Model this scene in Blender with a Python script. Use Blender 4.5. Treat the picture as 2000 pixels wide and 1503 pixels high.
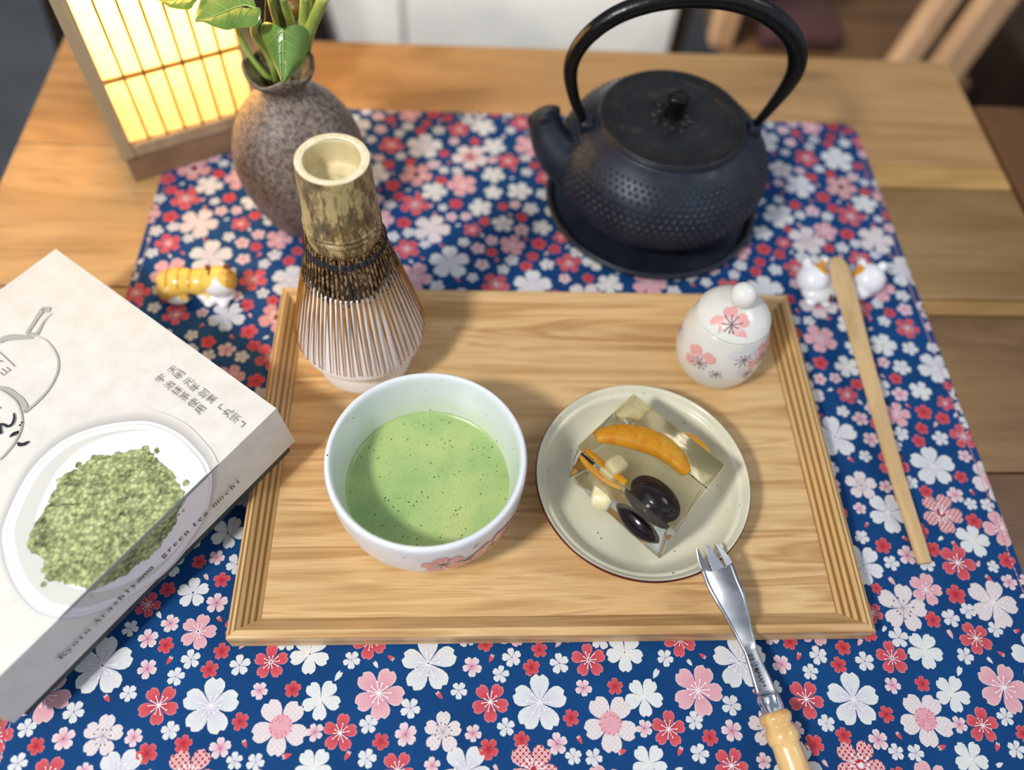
import bpy, bmesh, math, random
import numpy as np
from mathutils import Vector, Matrix
random.seed(4); PI = math.pi
scene = bpy.context.scene
for o in list(bpy.data.objects): bpy.data.objects.remove(o)

def lin(c):
    return tuple(((v/12.92) if v <= .04045 else ((v+.055)/1.055)**2.4) for v in c[:3]) + (1.0,)

# ---------------------------------------------------------------- camera
F_PX = 1561.24
CAM = np.array([-.0542888, -.2370360, .4609437])
RR = np.array([0.9980336, -0.0263685, 0.0568656]); UU = np.array([-0.0079235, 0.8468635, 0.5317513]); FW = np.array([0.0621789, 0.5311562, -0.8449893])
cd = bpy.data.cameras.new('camera'); cam = bpy.data.objects.new('camera', cd); scene.collection.objects.link(cam)
cd.sensor_fit = 'HORIZONTAL'; cd.sensor_width = 36.0; cd.lens = F_PX/2000*36; cd.clip_start = .01; cd.clip_end = 50
cam.matrix_world = Matrix(((RR[0], UU[0], -FW[0], CAM[0]), (RR[1], UU[1], -FW[1], CAM[1]), (RR[2], UU[2], -FW[2], CAM[2]), (0, 0, 0, 1)))
cd.dof.use_dof = True; cd.dof.focus_distance = .447; cd.dof.aperture_fstop = 2.7
scene.camera = cam

def ray(px, py): return FW + RR*((px-1000)/F_PX) - UU*((py-751.5)/F_PX)
def at(px, py, z):
    d = ray(px, py); return Vector(CAM + (z-CAM[2])/d[2]*d)          # the point of height z that lies on this line of sight
def atd(px, py, dist): return Vector(CAM + ray(px, py)*dist)

# ---------------------------------------------------------------- light, world, exposure
scene.view_settings.view_transform = 'Standard'; scene.view_settings.look = 'None'
scene.view_settings.gamma = 1; scene.view_settings.use_curve_mapping = False
scene.view_settings.exposure = 0.27
w = bpy.data.worlds.new('room_light'); scene.world = w; w.use_nodes = True
nt = w.node_tree; bg = nt.nodes['Background']
tc = nt.nodes.new('ShaderNodeTexCoord'); sp = nt.nodes.new('ShaderNodeSeparateXYZ'); rp = nt.nodes.new('ShaderNodeValToRGB')
nt.links.new(tc.outputs['Generated'], sp.inputs[0]); 
ma = nt.nodes.new('ShaderNodeMath'); ma.operation = 'MULTIPLY_ADD'; ma.inputs[1].default_value = .5; ma.inputs[2].default_value = .5
nt.links.new(sp.outputs['Z'], ma.inputs[0]); nt.links.new(ma.outputs[0], rp.inputs[0])
rp.color_ramp.elements[0].color = (.10, .085, .07, 1); rp.color_ramp.elements[0].position = .35
rp.color_ramp.elements[1].color = (.88, .98, 1.12, 1); rp.color_ramp.elements[1].position = .95
e = rp.color_ramp.elements.new(.55); e.color = (.46, .51, .58, 1)
wn = nt.nodes.new('ShaderNodeTexNoise'); wn.inputs['Scale'].default_value = 1.6; wn.inputs['Detail'].default_value = 1; nt.links.new(tc.outputs['Generated'], wn.inputs['Vector'])
wr = nt.nodes.new('ShaderNodeValToRGB'); nt.links.new(wn.outputs[0], wr.inputs[0]); wr.color_ramp.elements[0].position = .40; wr.color_ramp.elements[0].color = (.35, .35, .36, 1); wr.color_ramp.elements[1].position = .60; wr.color_ramp.elements[1].color = (1.5, 1.5, 1.5, 1)
wm = nt.nodes.new('ShaderNodeMix'); wm.data_type = 'RGBA'; wm.blend_type = 'MULTIPLY'; wm.inputs[0].default_value = 1.0
nt.links.new(rp.outputs[0], wm.inputs[6]); nt.links.new(wr.outputs[0], wm.inputs[7]); nt.links.new(wm.outputs[2], bg.inputs[0]); bg.inputs[1].default_value = .60

def area(name, loc, target, size, power, col, sizey=None):
    l = bpy.data.lights.new(name, 'AREA'); l.shape = 'RECTANGLE' if sizey else 'DISK'; l.size = size
    if sizey: l.size_y = sizey
    l.energy = power; l.color = col
    o = bpy.data.objects.new(name, l); scene.collection.objects.link(o); o.location = loc
    o.rotation_euler = (Vector(target)-Vector(loc)).to_track_quat('-Z', 'Y').to_euler(); return o
area('key_lamp', (-.67, -.56, 1.06), (-.02, 0, 0), .15, 12.5, (1.0, .96, .91))
area('overhead_fill', (1.4, .2, 1.7), (0, .1, 0), .7, 5, (1.0, .95, .88))  # added soft fill from high on the right, no ceiling fixture

area('cabinet_fill', (0, .62, .33), (0, 1.2, .05), .45, 10, (1.0, .99, .97))  # unseen lamp added to brighten the white cabinet, no window here

# ---------------------------------------------------------------- mesh helpers
def wloc(p):
    v = Vector((0, 0, 0))
    while p is not None: v += p.location; p = p.parent
    return v
def link(o, parent=None):
    scene.collection.objects.link(o)
    if parent is not None: o.parent = parent
    return o
def tag(o, label=None, cat=None, group=None, kind=None):
    if label: o['label'] = label
    if cat: o['category'] = cat
    if group: o['group'] = group
    if kind: o['kind'] = kind
    return o
def thing(name, label, cat, loc=(0, 0, 0), group=None):
    o = bpy.data.objects.new(name, None); o.empty_display_size = .02; link(o); o.location = loc
    return tag(o, label, cat, group)
class MB:
    """collects shapes in world coordinates; build() links them as one mesh"""
    def __init__(s): s.v = []; s.f = []; s.m = []; s.c = []; s.sm = []
    def add(s, vs, fs, m=0, col=None, smooth=True):
        n = len(s.v); s.v += [tuple(x) for x in vs]
        if col is None: col = (1, 1, 1, 1)
        s.c += list(col) if isinstance(col, list) else [col]*len(vs)
        for f in fs: s.f.append(tuple(i+n for i in f)); s.m.append(m); s.sm.append(smooth)
        return s
    def box(s, a, b, m=0, col=None):
        (x0, y0, z0), (x1, y1, z1) = a, b
        return s.add([(x, y, z) for z in (z0, z1) for y in (y0, y1) for x in (x0, x1)],
            [(0, 2, 3, 1), (4, 5, 7, 6), (0, 1, 5, 4), (2, 6, 7, 3), (0, 4, 6, 2), (1, 3, 7, 5)], m, col, False)
    def hexa(s, lo, hi, m=0, col=None):     # two quads (lists of 4 points) bridged
        return s.add(list(lo)+list(hi), [(3, 2, 1, 0), (4, 5, 6, 7)]+[(i, (i+1) % 4, 4+(i+1) % 4, 4+i) for i in range(4)], m, col, False)
    def bar(s, a, b, w, h, m=0, up=(0, 0, 1), col=None):
        a = Vector(a); b = Vector(b); t = (b-a).normalized(); x = t.cross(Vector(up)).normalized()*w/2; y = x.normalized().cross(t)*h/2
        return s.hexa([a-x-y, a+x-y, a+x+y, a-x+y], [b-x-y, b+x-y, b+x+y, b-x+y], m, col)
    def revolve(s, prof, ax, n=96, m=0, fn=None, col=None, closed=False):
        vs = []; fs = []; K = len(prof)
        for k, (r, z) in enumerate(prof):
            for i in range(n):
                th = 2*PI*i/n; rr, zz = (r, z) if fn is None else fn(th, r, z, k)
                vs.append((ax[0]+rr*math.cos(th), ax[1]+rr*math.sin(th), zz))
        for k in range(K-1):
            for i in range(n): fs.append((k*n+i, k*n+(i+1) % n, (k+1)*n+(i+1) % n, (k+1)*n+i))
        return s.add(vs, fs, m, col)
    def tube(s, pts, radii, n=16, m=0, flat=1.0, up=None, caps=True, col=None):
        pts = [Vector(p) for p in pts]; K = len(pts); vs = []; fs = []
        if not isinstance(radii, (list, tuple)): radii = [radii]*K
        T = []
        for k in range(K):
            t = pts[min(k+1, K-1)]-pts[max(k-1, 0)]
            if t.length < 1e-9: t = T[-1] if T else Vector((0, 0, 1))
            T.append(t.normalized())
        ref = Vector(up) if up else (Vector((0, 0, 1)) if abs(T[0].z) < .9 else Vector((1, 0, 0)))
        x = T[0].cross(ref).normalized()
        for k in range(K):
            if up: x = T[k].cross(Vector(up)).normalized()
            else: x = (x-T[k]*x.dot(T[k])).normalized()
            y = x.cross(T[k])
            for i in range(n):
                a = 2*PI*i/n; vs.append(pts[k]+x*math.cos(a)*radii[k]+y*math.sin(a)*radii[k]*flat)
        for k in range(K-1):
            for i in range(n): fs.append((k*n+i, (k+1)*n+i, (k+1)*n+(i+1) % n, k*n+(i+1) % n))
        if caps: fs += [tuple(range(n)), tuple(reversed(range((K-1)*n, K*n)))]
        return s.add(vs, fs, m, col)
    def ball(s, c, r, m=0, nu=24, nv=14, rot=None, col=None, fn=None):
        c = Vector(c); r = (r, r, r) if not isinstance(r, (tuple, list)) else r; vs = []; fs = []
        for j in range(nv+1):
            ph = PI*j/nv
            for i in range(nu):
                th = 2*PI*i/nu; p = Vector((math.sin(ph)*math.cos(th), math.sin(ph)*math.sin(th), math.cos(ph)))
                if fn: p = p*fn(p)
                p = Vector((p.x*r[0], p.y*r[1], p.z*r[2]))
                if rot is not None: p = rot @ p
                vs.append(c+p)
        for j in range(nv):
            for i in range(nu): fs.append((j*nu+i, (j+1)*nu+i, (j+1)*nu+(i+1) % nu, j*nu+(i+1) % nu))
        return s.add(vs, fs, m, col)
    def poly(s, pts, m=0, col=None):
        return s.add(pts, [tuple(range(len(pts)))], m, col, False)
    def build(s, name, mats, parent=None, bevel=0, seg=2, weld=True, autosmooth=None, subsurf=0):
        off = wloc(parent); me = bpy.data.meshes.new(name)
        me.from_pydata([Vector(v)-off for v in s.v], [], s.f)
        if not isinstance(mats, (list, tuple)): mats = [mats]
        for mt in mats: me.materials.append(mt)
        me.polygons.foreach_set('material_index', s.m); me.polygons.foreach_set('use_smooth', s.sm)
        if any(c != (1, 1, 1, 1) for c in s.c):
            ca = me.color_attributes.new('Col', 'FLOAT_COLOR', 'POINT')
            ca.data.foreach_set('color', np.array(s.c, dtype=np.float32).ravel())
        me.update()
        if weld and len(s.v) < 60000:
            bm = bmesh.new(); bm.from_mesh(me); bmesh.ops.remove_doubles(bm, verts=bm.verts, dist=1e-7)
            bmesh.ops.recalc_face_normals(bm, faces=bm.faces); bm.to_mesh(me); bm.free()
        o = bpy.data.objects.new(name, me); link(o, parent)
        if bevel:
            b = o.modifiers.new('bevel', 'BEVEL'); b.width = bevel; b.segments = seg; b.limit_method = 'ANGLE'; b.angle_limit = math.radians(35)
        if subsurf:
            b = o.modifiers.new('sub', 'SUBSURF'); b.levels = b.render_levels = subsurf
        return o
def spline(pts, n=8):
    """Catmull-Rom through pts (tuples of any length)"""
    P = [np.array(p, float) for p in pts]; out = []
    for i in range(len(P)-1):
        a = P[max(i-1, 0)]; b = P[i]; c = P[i+1]; d = P[min(i+2, len(P)-1)]
        for k in range(n):
            t = k/n; out.append(.5*((2*b)+(c-a)*t+(2*a-5*b+4*c-d)*t*t+(3*b-a-3*c+d)*t**3))
    out.append(P[-1]); return [tuple(float(v) for v in q) for q in out]

# ---------------------------------------------------------------- materials
class Mt:
    def __init__(s, name, rough=.5, metal=0.0, col=(.8, .8, .8), **kw):
        s.m = bpy.data.materials.new(name); s.m.use_nodes = True; s.t = s.m.node_tree; s.b = s.t.nodes['Principled BSDF']
        s.b.inputs['Base Color'].default_value = lin(col); s.b.inputs['Roughness'].default_value = rough; s.b.inputs['Metallic'].default_value = metal
        for k, v in kw.items(): s.b.inputs[k.replace('_', ' ')].default_value = v
        s._tc = None
    def n(s, typ, **ins):
        nd = s.t.nodes.new('ShaderNode'+typ)
        for k, v in ins.items():
            if hasattr(nd, k) and k not in ('inputs',): setattr(nd, k, v)
            else: s.set(nd, k, v)
        return nd
    def set(s, nd, k, v):
        k = int(k[1:]) if k[0] == 'i' and k[1:].isdigit() else k.replace('_', ' ')
        sock = nd.inputs[k]
        if isinstance(v, bpy.types.NodeSocket): s.t.links.new(v, sock)
        else: sock.default_value = v
    @property
    def obj(s):
        if s._tc is None: s._tc = s.t.nodes.new('ShaderNodeTexCoord')
        return s._tc.outputs['Object']
    def mapped(s, scale=(1, 1, 1), rot=(0, 0, 0), loc=(0, 0, 0)):
        return s.n('Mapping', Vector=s.obj, Scale=scale, Rotation=rot, Location=loc).outputs[0]
    def noise(s, vec=None, scale=5, detail=4, rough=.5, dist=0):
        return s.n('TexNoise', Vector=vec or s.obj, Scale=scale, Detail=detail, Roughness=rough, Distortion=dist).outputs[0]
    def vor(s, vec=None, scale=5, rand=1.0, out=0, feature='F1'):
        v = s.n('TexVoronoi', feature=feature); s.set(v, 'Vector', vec or s.obj); s.set(v, 'Scale', scale); s.set(v, 'Randomness', rand); return v.outputs[out]
    def ramp(s, fac, stops, interp='LINEAR', raw=False):
        r = s.n('ValToRGB', Fac=fac); cr = r.color_ramp; cr.interpolation = interp
        while len(cr.elements) < len(stops): cr.elements.new(.5)
        for e, (p, c) in zip(cr.elements, stops):
            e.position = p; e.color = (c, c, c, 1) if isinstance(c, (int, float)) else lin(c)
        return r.outputs[0]
    def mix(s, fac, a, b, typ='MIX'):
        nd = s.t.nodes.new('ShaderNodeMix'); nd.data_type = 'RGBA'; nd.blend_type = typ
        for i, v in ((0, fac), (6, a), (7, b)):
            if isinstance(v, bpy.types.NodeSocket): s.t.links.new(v, nd.inputs[i])
            elif i == 0: nd.inputs[0].default_value = v
            else: nd.inputs[i].default_value = lin(v)
        return nd.outputs[2]
    def math(s, op, a, b=None):
        nd = s.n('Math', operation=op); s.set(nd, 'i0', a)
        if b is not None: s.set(nd, 'i1', b)
        return nd.outputs[0]
    def attr(s, name='Col'): return s.n('Attribute', attribute_name=name).outputs['Color']
    def base(s, c): s.t.links.new(c, s.b.inputs['Base Color']); return s
    def rough(s, c): s.t.links.new(c, s.b.inputs['Roughness']); return s
    def bump(s, h, strength=.3, dist=.001):
        nd = s.n('Bump', Height=h, Strength=strength, Distance=dist); s.t.links.new(nd.outputs[0], s.b.inputs['Normal']); return s

def wood(name, stops, axis='X', scale=40, stretch=14, rough=.45, dist=1.4, tint=False, fibre=.35, bump=.15, bands=0):
    M = Mt(name, rough)
    sc = [1.0, 1.0, 1.0]; sc['XYZ'.index(axis)] = 1/stretch
    v = M.mapped(tuple(sc))
    big = M.noise(v, scale, 3, .55, dist)
    if bands:
        wv = M.math('SINE', M.math('MULTIPLY', big, bands)); big = M.math('MULTIPLY_ADD', wv, .32); big.node.inputs[2].default_value = .5
    sc2 = [1.0, 1.0, 1.0]; sc2['XYZ'.index(axis)] = 1/60
    fine = M.noise(M.mapped(tuple(sc2)), scale*28, 3, .6, .1)
    c = M.ramp(big, stops)
    c = M.mix(fibre, c, M.ramp(fine, [(.3, .35), (.7, 1.0)]), 'MULTIPLY')
    if tint: c = M.mix(1.0, c, M.attr(), 'MULTIPLY')
    M.base(c); M.bump(fine, bump, .0004); return M

# ================================================================ the room
def structure(mb, name, mat, **k): return tag(mb.build(name, mat, **k), kind='structure')
fl = Mt('floor_slate', .6); fl.base(fl.ramp(fl.noise(scale=6, detail=5), [(.3, (.36, .37, .38)), (.7, (.44, .45, .46))]))
structure(MB().box((-3, -2, -.76), (3, 2.6, -.72)), 'floor', fl.m)
wl = Mt('plaster', .8, col=(.60, .58, .55)); wl.bump(wl.noise(scale=60), .2)
structure(MB().box((-3, 2.6, -.76), (3, 2.7, 1.9)), 'wall_back', wl.m)

# white painted cabinet beyond the table
wp = Mt('white_paint', .45, col=(.80, .79, .77))
wp.base(wp.ramp(wp.noise(scale=7), [(.3, (.76, .755, .74)), (.7, (.84, .83, .81))]))
cab = thing('cabinet', 'white painted cabinet standing beyond the back edge of the table', 'cabinet', (-.02, 1.2, -.72))
MB().box((-.37, 1.02, -.72), (.305, 1.5, .02)).build('body', wp.m, cab)
for x0, x1 in ((-.365, -.163), (-.155, .302)):
    d = MB().box((x0, 1.0, -.68), (x1, 1.018, 0)).build('door', wp.m, cab, bevel=.004)
    MB().box(((x0 if x0 > -.3 else x1-.03)+.01, .985, -.12), ((x0 if x0 > -.3 else x1-.03)+.022, 1.0, -.02)).build('handle', Mt('grey_handle', .3, 1.0, (.5, .5, .5)).m, d)
# dark stool, one leg of it in view
dk = wood('dark_wood', [(.3, (.10, .07, .055)), (.7, (.17, .12, .09))], 'Z', 12)
st = thing('stool', 'dark wooden stool with splayed legs standing in front of the white cabinet', 'stool', (-.44, .84, -.72))
MB().revolve([(0, -.07), (.15, -.07), (.16, -.06), (.16, -.04), (.15, -.03), (0, -.03)], (-.44, .84), 40).build('seat', dk.m, st)
for sx in (-1, 1):
    for sy in (-1, 1):
        MB().bar((-.44+sx*.11, .84+sy*.09, -.065), (-.44+sx*.20, .84+sy*.12, -.72), .05, .04, up=(0, 1, 0)).build('leg', dk.m, st, bevel=.003)
# wooden chair to the right, seen over the table's back edge
tanw = wood('tan_chair_wood', [(.3, (.62, .47, .33)), (.7, (.78, .62, .46))], 'Z', 14)
brw = wood('brown_chair_wood', [(.3, (.32, .22, .13)), (.7, (.44, .32, .20))], 'X', 12)
chr_ = thing('wooden_chair', 'tan wooden chair with a dark maroon cushion standing behind the right end of the table', 'chair', (.52, .95, -.72))
MB().box((.34, .78, -.315), (.72, 1.22, -.285)).build('seat', brw.m, chr_, bevel=.006)
MB().box((.395, .84, -.284), (.525, 1.15, -.252)).build('cushion', Mt('maroon_fabric', .9, col=(.22, .10, .10)).m, chr_, bevel=.012, seg=3)
for x in (.36, .70):
    for y in (.81, 1.19): MB().box((x-.02, y-.02, -.72), (x+.02, y+.02, -.31)).build('leg', brw.m, chr_, bevel=.004)
MB().bar((.338, .86, -.284), (.338, .86, .10), .034, .03, up=(0, 1, 0)).build('back_post', tanw.m, chr_, bevel=.004)
MB().bar((.365, .87, -.284), (.365, .87, .10), .018, .03, up=(0, 1, 0)).build('back_post', dk.m, chr_, bevel=.004)
MB().bar((.60, .80, -.284), (.80, 1.02, .02), .035, .03, up=(0, 1, 0)).build('arm_brace', tanw.m, chr_, bevel=.004)
MB().bar((.675, .80, -.284), (.87, 1.00, .02), .05, .03, up=(0, 1, 0)).build('arm_brace', tanw.m, chr_, bevel=.004)
MB().bar((.52, .95, -.25), (.69, 1.10, -.03), .03, .025, up=(0, 1, 0)).build('slat', brw.m, chr_, bevel=.004)

bn = wood('dark_bench_wood', [(.3, (.20, .14, .10)), (.7, (.30, .21, .15))], 'X', 10)
bnc = thing('storage_bench', 'dark brown wooden bench standing behind the right side table', 'bench', (1.3, 1.05, -.72))
MB().box((.93, .82, -.40), (1.75, 1.32, -.37)).build('bench_top', bn.m, bnc, bevel=.005)
MB().box((.96, .85, -.72), (1.72, 1.29, -.401)).build('bench_body', bn.m, bnc, bevel=.003)

# ================================================================ the table
TZ = -.0014
tw = wood('table_wood', [(.25, (.60, .47, .30)), (.45, (.72, .58, .39)), (.6, (.78, .64, .45)), (.8, (.67, .53, .35))], 'X', 20, 6, .38, 1.8, tint=True, fibre=.28, bump=.2)
twy = wood('table_frame_wood', [(.25, (.42, .27, .13)), (.5, (.56, .39, .21)), (.8, (.49, .32, .16))], 'Y', 22, 9, .40, 2.0, tint=True, fibre=.3, bump=.2)
def boards(mb, x0, x1, rows, m=0):
    for (ya, yb, xa, xb, t) in rows:
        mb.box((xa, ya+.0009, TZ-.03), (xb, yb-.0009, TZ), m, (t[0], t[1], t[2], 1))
tbl = thing('dining_table', 'brown plank dining table carrying the whole tea setting', 'table', (0, 0, -.72))
mb = MB()
L = (1.05, 1.0, .95); D = (.30, .25, .20)
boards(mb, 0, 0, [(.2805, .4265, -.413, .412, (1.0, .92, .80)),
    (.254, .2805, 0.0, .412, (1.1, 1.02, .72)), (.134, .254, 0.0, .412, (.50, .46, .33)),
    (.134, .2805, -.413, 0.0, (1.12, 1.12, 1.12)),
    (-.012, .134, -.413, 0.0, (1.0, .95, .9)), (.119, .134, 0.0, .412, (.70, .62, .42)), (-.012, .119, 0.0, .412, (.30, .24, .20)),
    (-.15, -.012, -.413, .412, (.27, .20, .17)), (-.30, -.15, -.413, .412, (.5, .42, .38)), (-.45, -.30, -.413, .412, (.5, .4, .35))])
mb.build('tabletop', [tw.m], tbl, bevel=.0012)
for x in (-.37, .37):
    for y in (-.41, .38): MB().box((x-.028, y-.028, -.72), (x+.028, y+.028, TZ-.03)).build('leg', twy.m, tbl, bevel=.004)
tb2 = thing('side_table', 'second brown wooden table pushed against the right side of the dining table', 'table', (.8, 0, -.72))
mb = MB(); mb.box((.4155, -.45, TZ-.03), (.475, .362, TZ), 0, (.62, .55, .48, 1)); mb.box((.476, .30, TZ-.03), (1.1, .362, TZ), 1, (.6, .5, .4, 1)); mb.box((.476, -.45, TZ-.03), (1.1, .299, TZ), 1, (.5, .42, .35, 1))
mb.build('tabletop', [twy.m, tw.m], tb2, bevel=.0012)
for x in (.45, 1.06):
    for y in (-.41, .325): MB().box((x-.028, y-.028, -.72), (x+.028, y+.028, TZ-.03)).build('leg', twy.m, tb2, bevel=.004)

# ================================================================ the cloth
def hz(x, y):      # gentle folds, flat where things stand
    k = max(0., min(1., (-y-.135)/.05)); k2 = max(0., min(1., (x-.20)/.05))*max(0., min(1., (-y+.0)/.08))
    f = math.sin(x*38+y*22+1.2)+.6*math.sin(x*21-y*60)+.4*math.sin(x*90+y*30)
    return .0011*k*(f+.6)*.5+.0006*k2*(f+.6)*.5
XL, XR, YB = -.2925, .2925, .330
def cloth_clamp(x, y):
    x = min(max(x, XL), XR); y = min(y, YB); r = .016
    for cx, s in ((XR-r, 1), (XL+r, -1)):
        if (x-cx)*s > 0 and y > YB-r:
            d = math.hypot(x-cx, y-(YB-r))
            if d > r: x = cx+(x-cx)*r/d; y = YB-r+(y-YB+r)*r/d
    return x, y
cb = MB(); nx, ny = 118, 152
vs = []
for j in range(ny+1):
    for i in range(nx+1):
        x, y = cloth_clamp(XL+(XR-XL)*i/nx, -.43+(YB+.43)*j/ny); vs.append((x, y, hz(x, y)))
cb.add(vs, [(j*(nx+1)+i, j*(nx+1)+i+1, (j+1)*(nx+1)+i+1, (j+1)*(nx+1)+i) for j in range(ny) for i in range(nx)], 0)
edge = [j*(nx+1)+nx for j in range(ny+1)]+[ny*(nx+1)+i for i in range(nx-1, -1, -1)]+[j*(nx+1) for j in range(ny-1, -1, -1)]
ev = [vs[i] for i in edge]; k = len(ev)
cb.add(ev+[(x, y, TZ+.0001) for x, y, z in ev], [(i, i+k, i+k+1, i+1) for i in range(k-1)], 0)
for X in (XR-.0045, XL+.0045):       # stitched hem
    seg = [(X, -.42+.01*i) for i in range(74)]
    cb.tube([(x+random.uniform(-.0002, .0002), y, hz(x, y)+.0001) for x, y in seg], .00028, 6, 2, up=(0, 0, 1))
MOT = 'WL,-187.1,-151.0,14.9,14;R,-158.3,-128.8,9.7,20;s,-175.0,-130.3,5.8,25;r,-185.8,-122.7,4.7,25;s,-25.2,-128.0,5.5,30;r,-190.8,-132.4,4.9,26;s,-31.8,-137.0,4.9,8;pr,-36.9,-128.4,2.6,63;k,-162.4,-143.7,4.8,58;r,-144.7,-143.2,4.6,16;PC,-148.9,-162.1,15.2,50;M,-129.2,-148.9,10.5,56;M,-137.4,-124.8,11.0,52;pw,-121.0,-136.8,3.2,57;s,-114.4,-128.2,5.0,56;R,-117.4,-165.8,9.6,10;k,-130.6,-165.1,4.7,39;pr,-112.8,-176.9,2.7,61;r,-170.3,-159.1,4.7,37;pr,-166.2,-170.2,2.4,118;pr,-143.8,-176.3,2.7,-162;R,-37.7,-151.5,10.6,56;s,-205.7,-163.2,4.9,24;r,-197.6,-169.6,4.6,12;k,-178.5,-172.0,5.7,25;DR,-192.1,-184.4,13.7,59;s,-170.2,-178.3,4.5,25;s,-159.4,-179.0,4.8,64;M,-129.6,-182.6,9.9,55;LP,-98.3,-146.1,14.1,65;WL,-71.9,-130.8,15.8,19;pr,-65.3,-147.7,2.6,132;s,-54.8,-145.3,4.6,53;s,-80.8,-154.1,5.7,60;s,-102.7,-161.8,5.0,22;r,-95.6,-170.4,4.6,49;k,-82.8,-167.2,6.1,31;MD,-63.2,-166.3,10.6,14;k,-47.7,-132.6,5.6,53;s,-102.4,-178.3,5.1,0;R,-86.2,-184.5,9.4,59;k,-68.4,-182.6,4.3,20;WL,-227.2,-184.5,13.5,57;k,-223.5,-166.1,4.7,58;r,-215.3,-173.9,5.5,51;pw,-100.7,-131.0,2.3,123;pp,-211.4,-183.3,2.2,122;r,-144.6,-61.1,5.4,2;k,-131.1,-67.3,6.3,11;s,-142.6,-72.2,5.0,65;WL,-160.7,-73.3,13.2,46;pp,-145.3,-83.6,3.0,119;r,-156.3,-87.9,3.6,70;LD,-143.2,-99.9,14.9,2;RP,-125.7,-89.0,10.3,71;r,-108.1,-92.1,6.1,9;s,-104.0,-102.0,5.0,42;LB,-86.3,-97.6,15.3,68;r,-127.2,-107.2,5.0,10;s,-115.8,-106.4,5.6,0;R,-104.6,-118.3,9.8,42;s,-91.1,-113.2,4.7,46;pp,-119.2,-115.7,2.9,105;pr,-77.9,-114.2,2.3,-164;M,-85.4,-57.6,11.0,71;R,-100.3,-72.4,11.7,63;s,-78.1,-74.7,4.1,70;pp,-87.0,-72.8,2.5,-126;pr,-83.6,-82.2,2.8,130;k,-71.4,-84.7,5.0,70;r,-67.7,-70.8,5.7,70;LP,-63.0,-49.4,12.5,40;r,-172.3,-190.2,5.3,71;pr,-98.2,-60.7,2.8,116;r,-113.2,-63.7,5.0,48;s,-120.0,-72.9,5.3,1;pr,24.8,-48.4,2.2,50;s,19.8,-56.6,4.7,50;s,-150.9,-117.2,6.3,12;pw,-158.4,-112.2,2.3,48;R,-162.7,-102.6,6.4,44;s,-31.0,-90.7,8.9,19;k,-16.7,-96.8,6.1,18;pr,-13.4,-106.2,2.3,134;pw,-47.3,-103.5,2.5,127;k,-50.8,-116.6,5.7,30;r,-16.0,-83.6,4.8,18;pp,-25.0,-81.7,2.4,126;k,-21.2,-69.9,4.7,69;r,-30.8,-72.4,4.3,70;s,-61.5,-110.8,4.8,64;R,-54.8,-97.6,7.3,71;W2,-17.1,-54.6,10.4,69;s,-8.8,-74.0,6.7,52;pp,-175.1,-119.6,2.7,50;RP,-24.2,-112.8,10.1,2;M,-48.9,-74.0,9.5,30;M,-177.1,-92.6,8.1,69;M,-38.2,-57.1,8.0,16;s,2.1,-57.4,6.2,60;r,-180.3,-109.7,6.2,8;r,-118.3,-51.7,6.2,1;k,-40.2,-108.2,5.2,33;r,-168.3,-114.6,5.0,29;r,-45.5,-88.7,4.8,60;r,-40.3,-120.3,4.7,70;k,-60.1,-83.7,4.6,50;pr,-92.8,-127.3,2.4,325;pw,-114.4,-185.6,2.4,199;pw,-106.3,-56.6,2.4,32;pw,-66.3,-93.4,2.4,21;pr,-128.9,-56.5,2.4,137'
W_ = lin((.88, .895, .90)); Y_ = lin((.90, .90, .85)); LV = lin((.80, .79, .86)); ST = lin((.96, .95, .96)); BG = lin((.85, .81, .81))
RD = lin((.84, .36, .40)); RDc = lin((.72, .17, .24)); RE = lin((.90, .58, .60)); PK = lin((.90, .70, .73)); PKc = lin((.86, .56, .64))
rsm = lin((.84, .33, .35)); rsc = lin((.74, .14, .20))
def P(x, y, l): 
    x, y = cloth_clamp(x, y); return (x, y, hz(x, y)+.00005*l)
PET = [(.06, .04), (.25, .175), (.48, .32), (.68, .375), (.84, .34), (.93, .24), (1.0, .13), (.915, .0)]
def flower(cx, cy, R, ang, main, cen, edge, mi=1, narrow=1.0, notch=1):
    for k in range(5):
        a = math.radians(ang+72*k)+random.uniform(-.05, .05); ca, sa = math.cos(a), math.sin(a); q = R*random.uniform(.94, 1.04); s = random.uniform(.92, 1.04)*narrow
        def T(t, w_, l=1): return P(cx+q*(t*ca-w_*s*sa), cy+q*(t*sa+w_*s*ca), l)
        out = PET+[(t, -w_) for t, w_ in reversed(PET[:-1])]
        n = len(out); inn = [(.5+(t-.5)*.86, w_*.86) for t, w_ in out]
        vs = [T(.42, 0)]+[T(t, w_) for t, w_ in inn]+[T(t, w_) for t, w_ in out]
        cs = [tuple(.5*main[i]+.5*cen[i] for i in range(4))]
        for t, w_ in inn: f_ = max(0, min(1, (.62-t)/.5)); cs.append(tuple(cen[i]*f_+main[i]*(1-f_) for i in range(4)))
        for t, w_ in out: f_ = max(0, min(1, (.5-t)/.4)); cs.append(tuple(cen[i]*f_+edge[i]*(1-f_) for i in range(4)))
        fs = [(0, 1+i, 1+(i+1) % n) for i in range(n)]+[(1+i, 1+n+i, 1+n+(i+1) % n, 1+(i+1) % n) for i in range(n)]
        cb.add(vs, fs, mi, cs)
def disc(cx, cy, r, col, l=2, n=7, mi=1):
    cb.add([P(cx+r*math.cos(2*PI*i/n), cy+r*math.sin(2*PI*i/n), l) for i in range(n)], [tuple(range(n))], mi, col)
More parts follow.
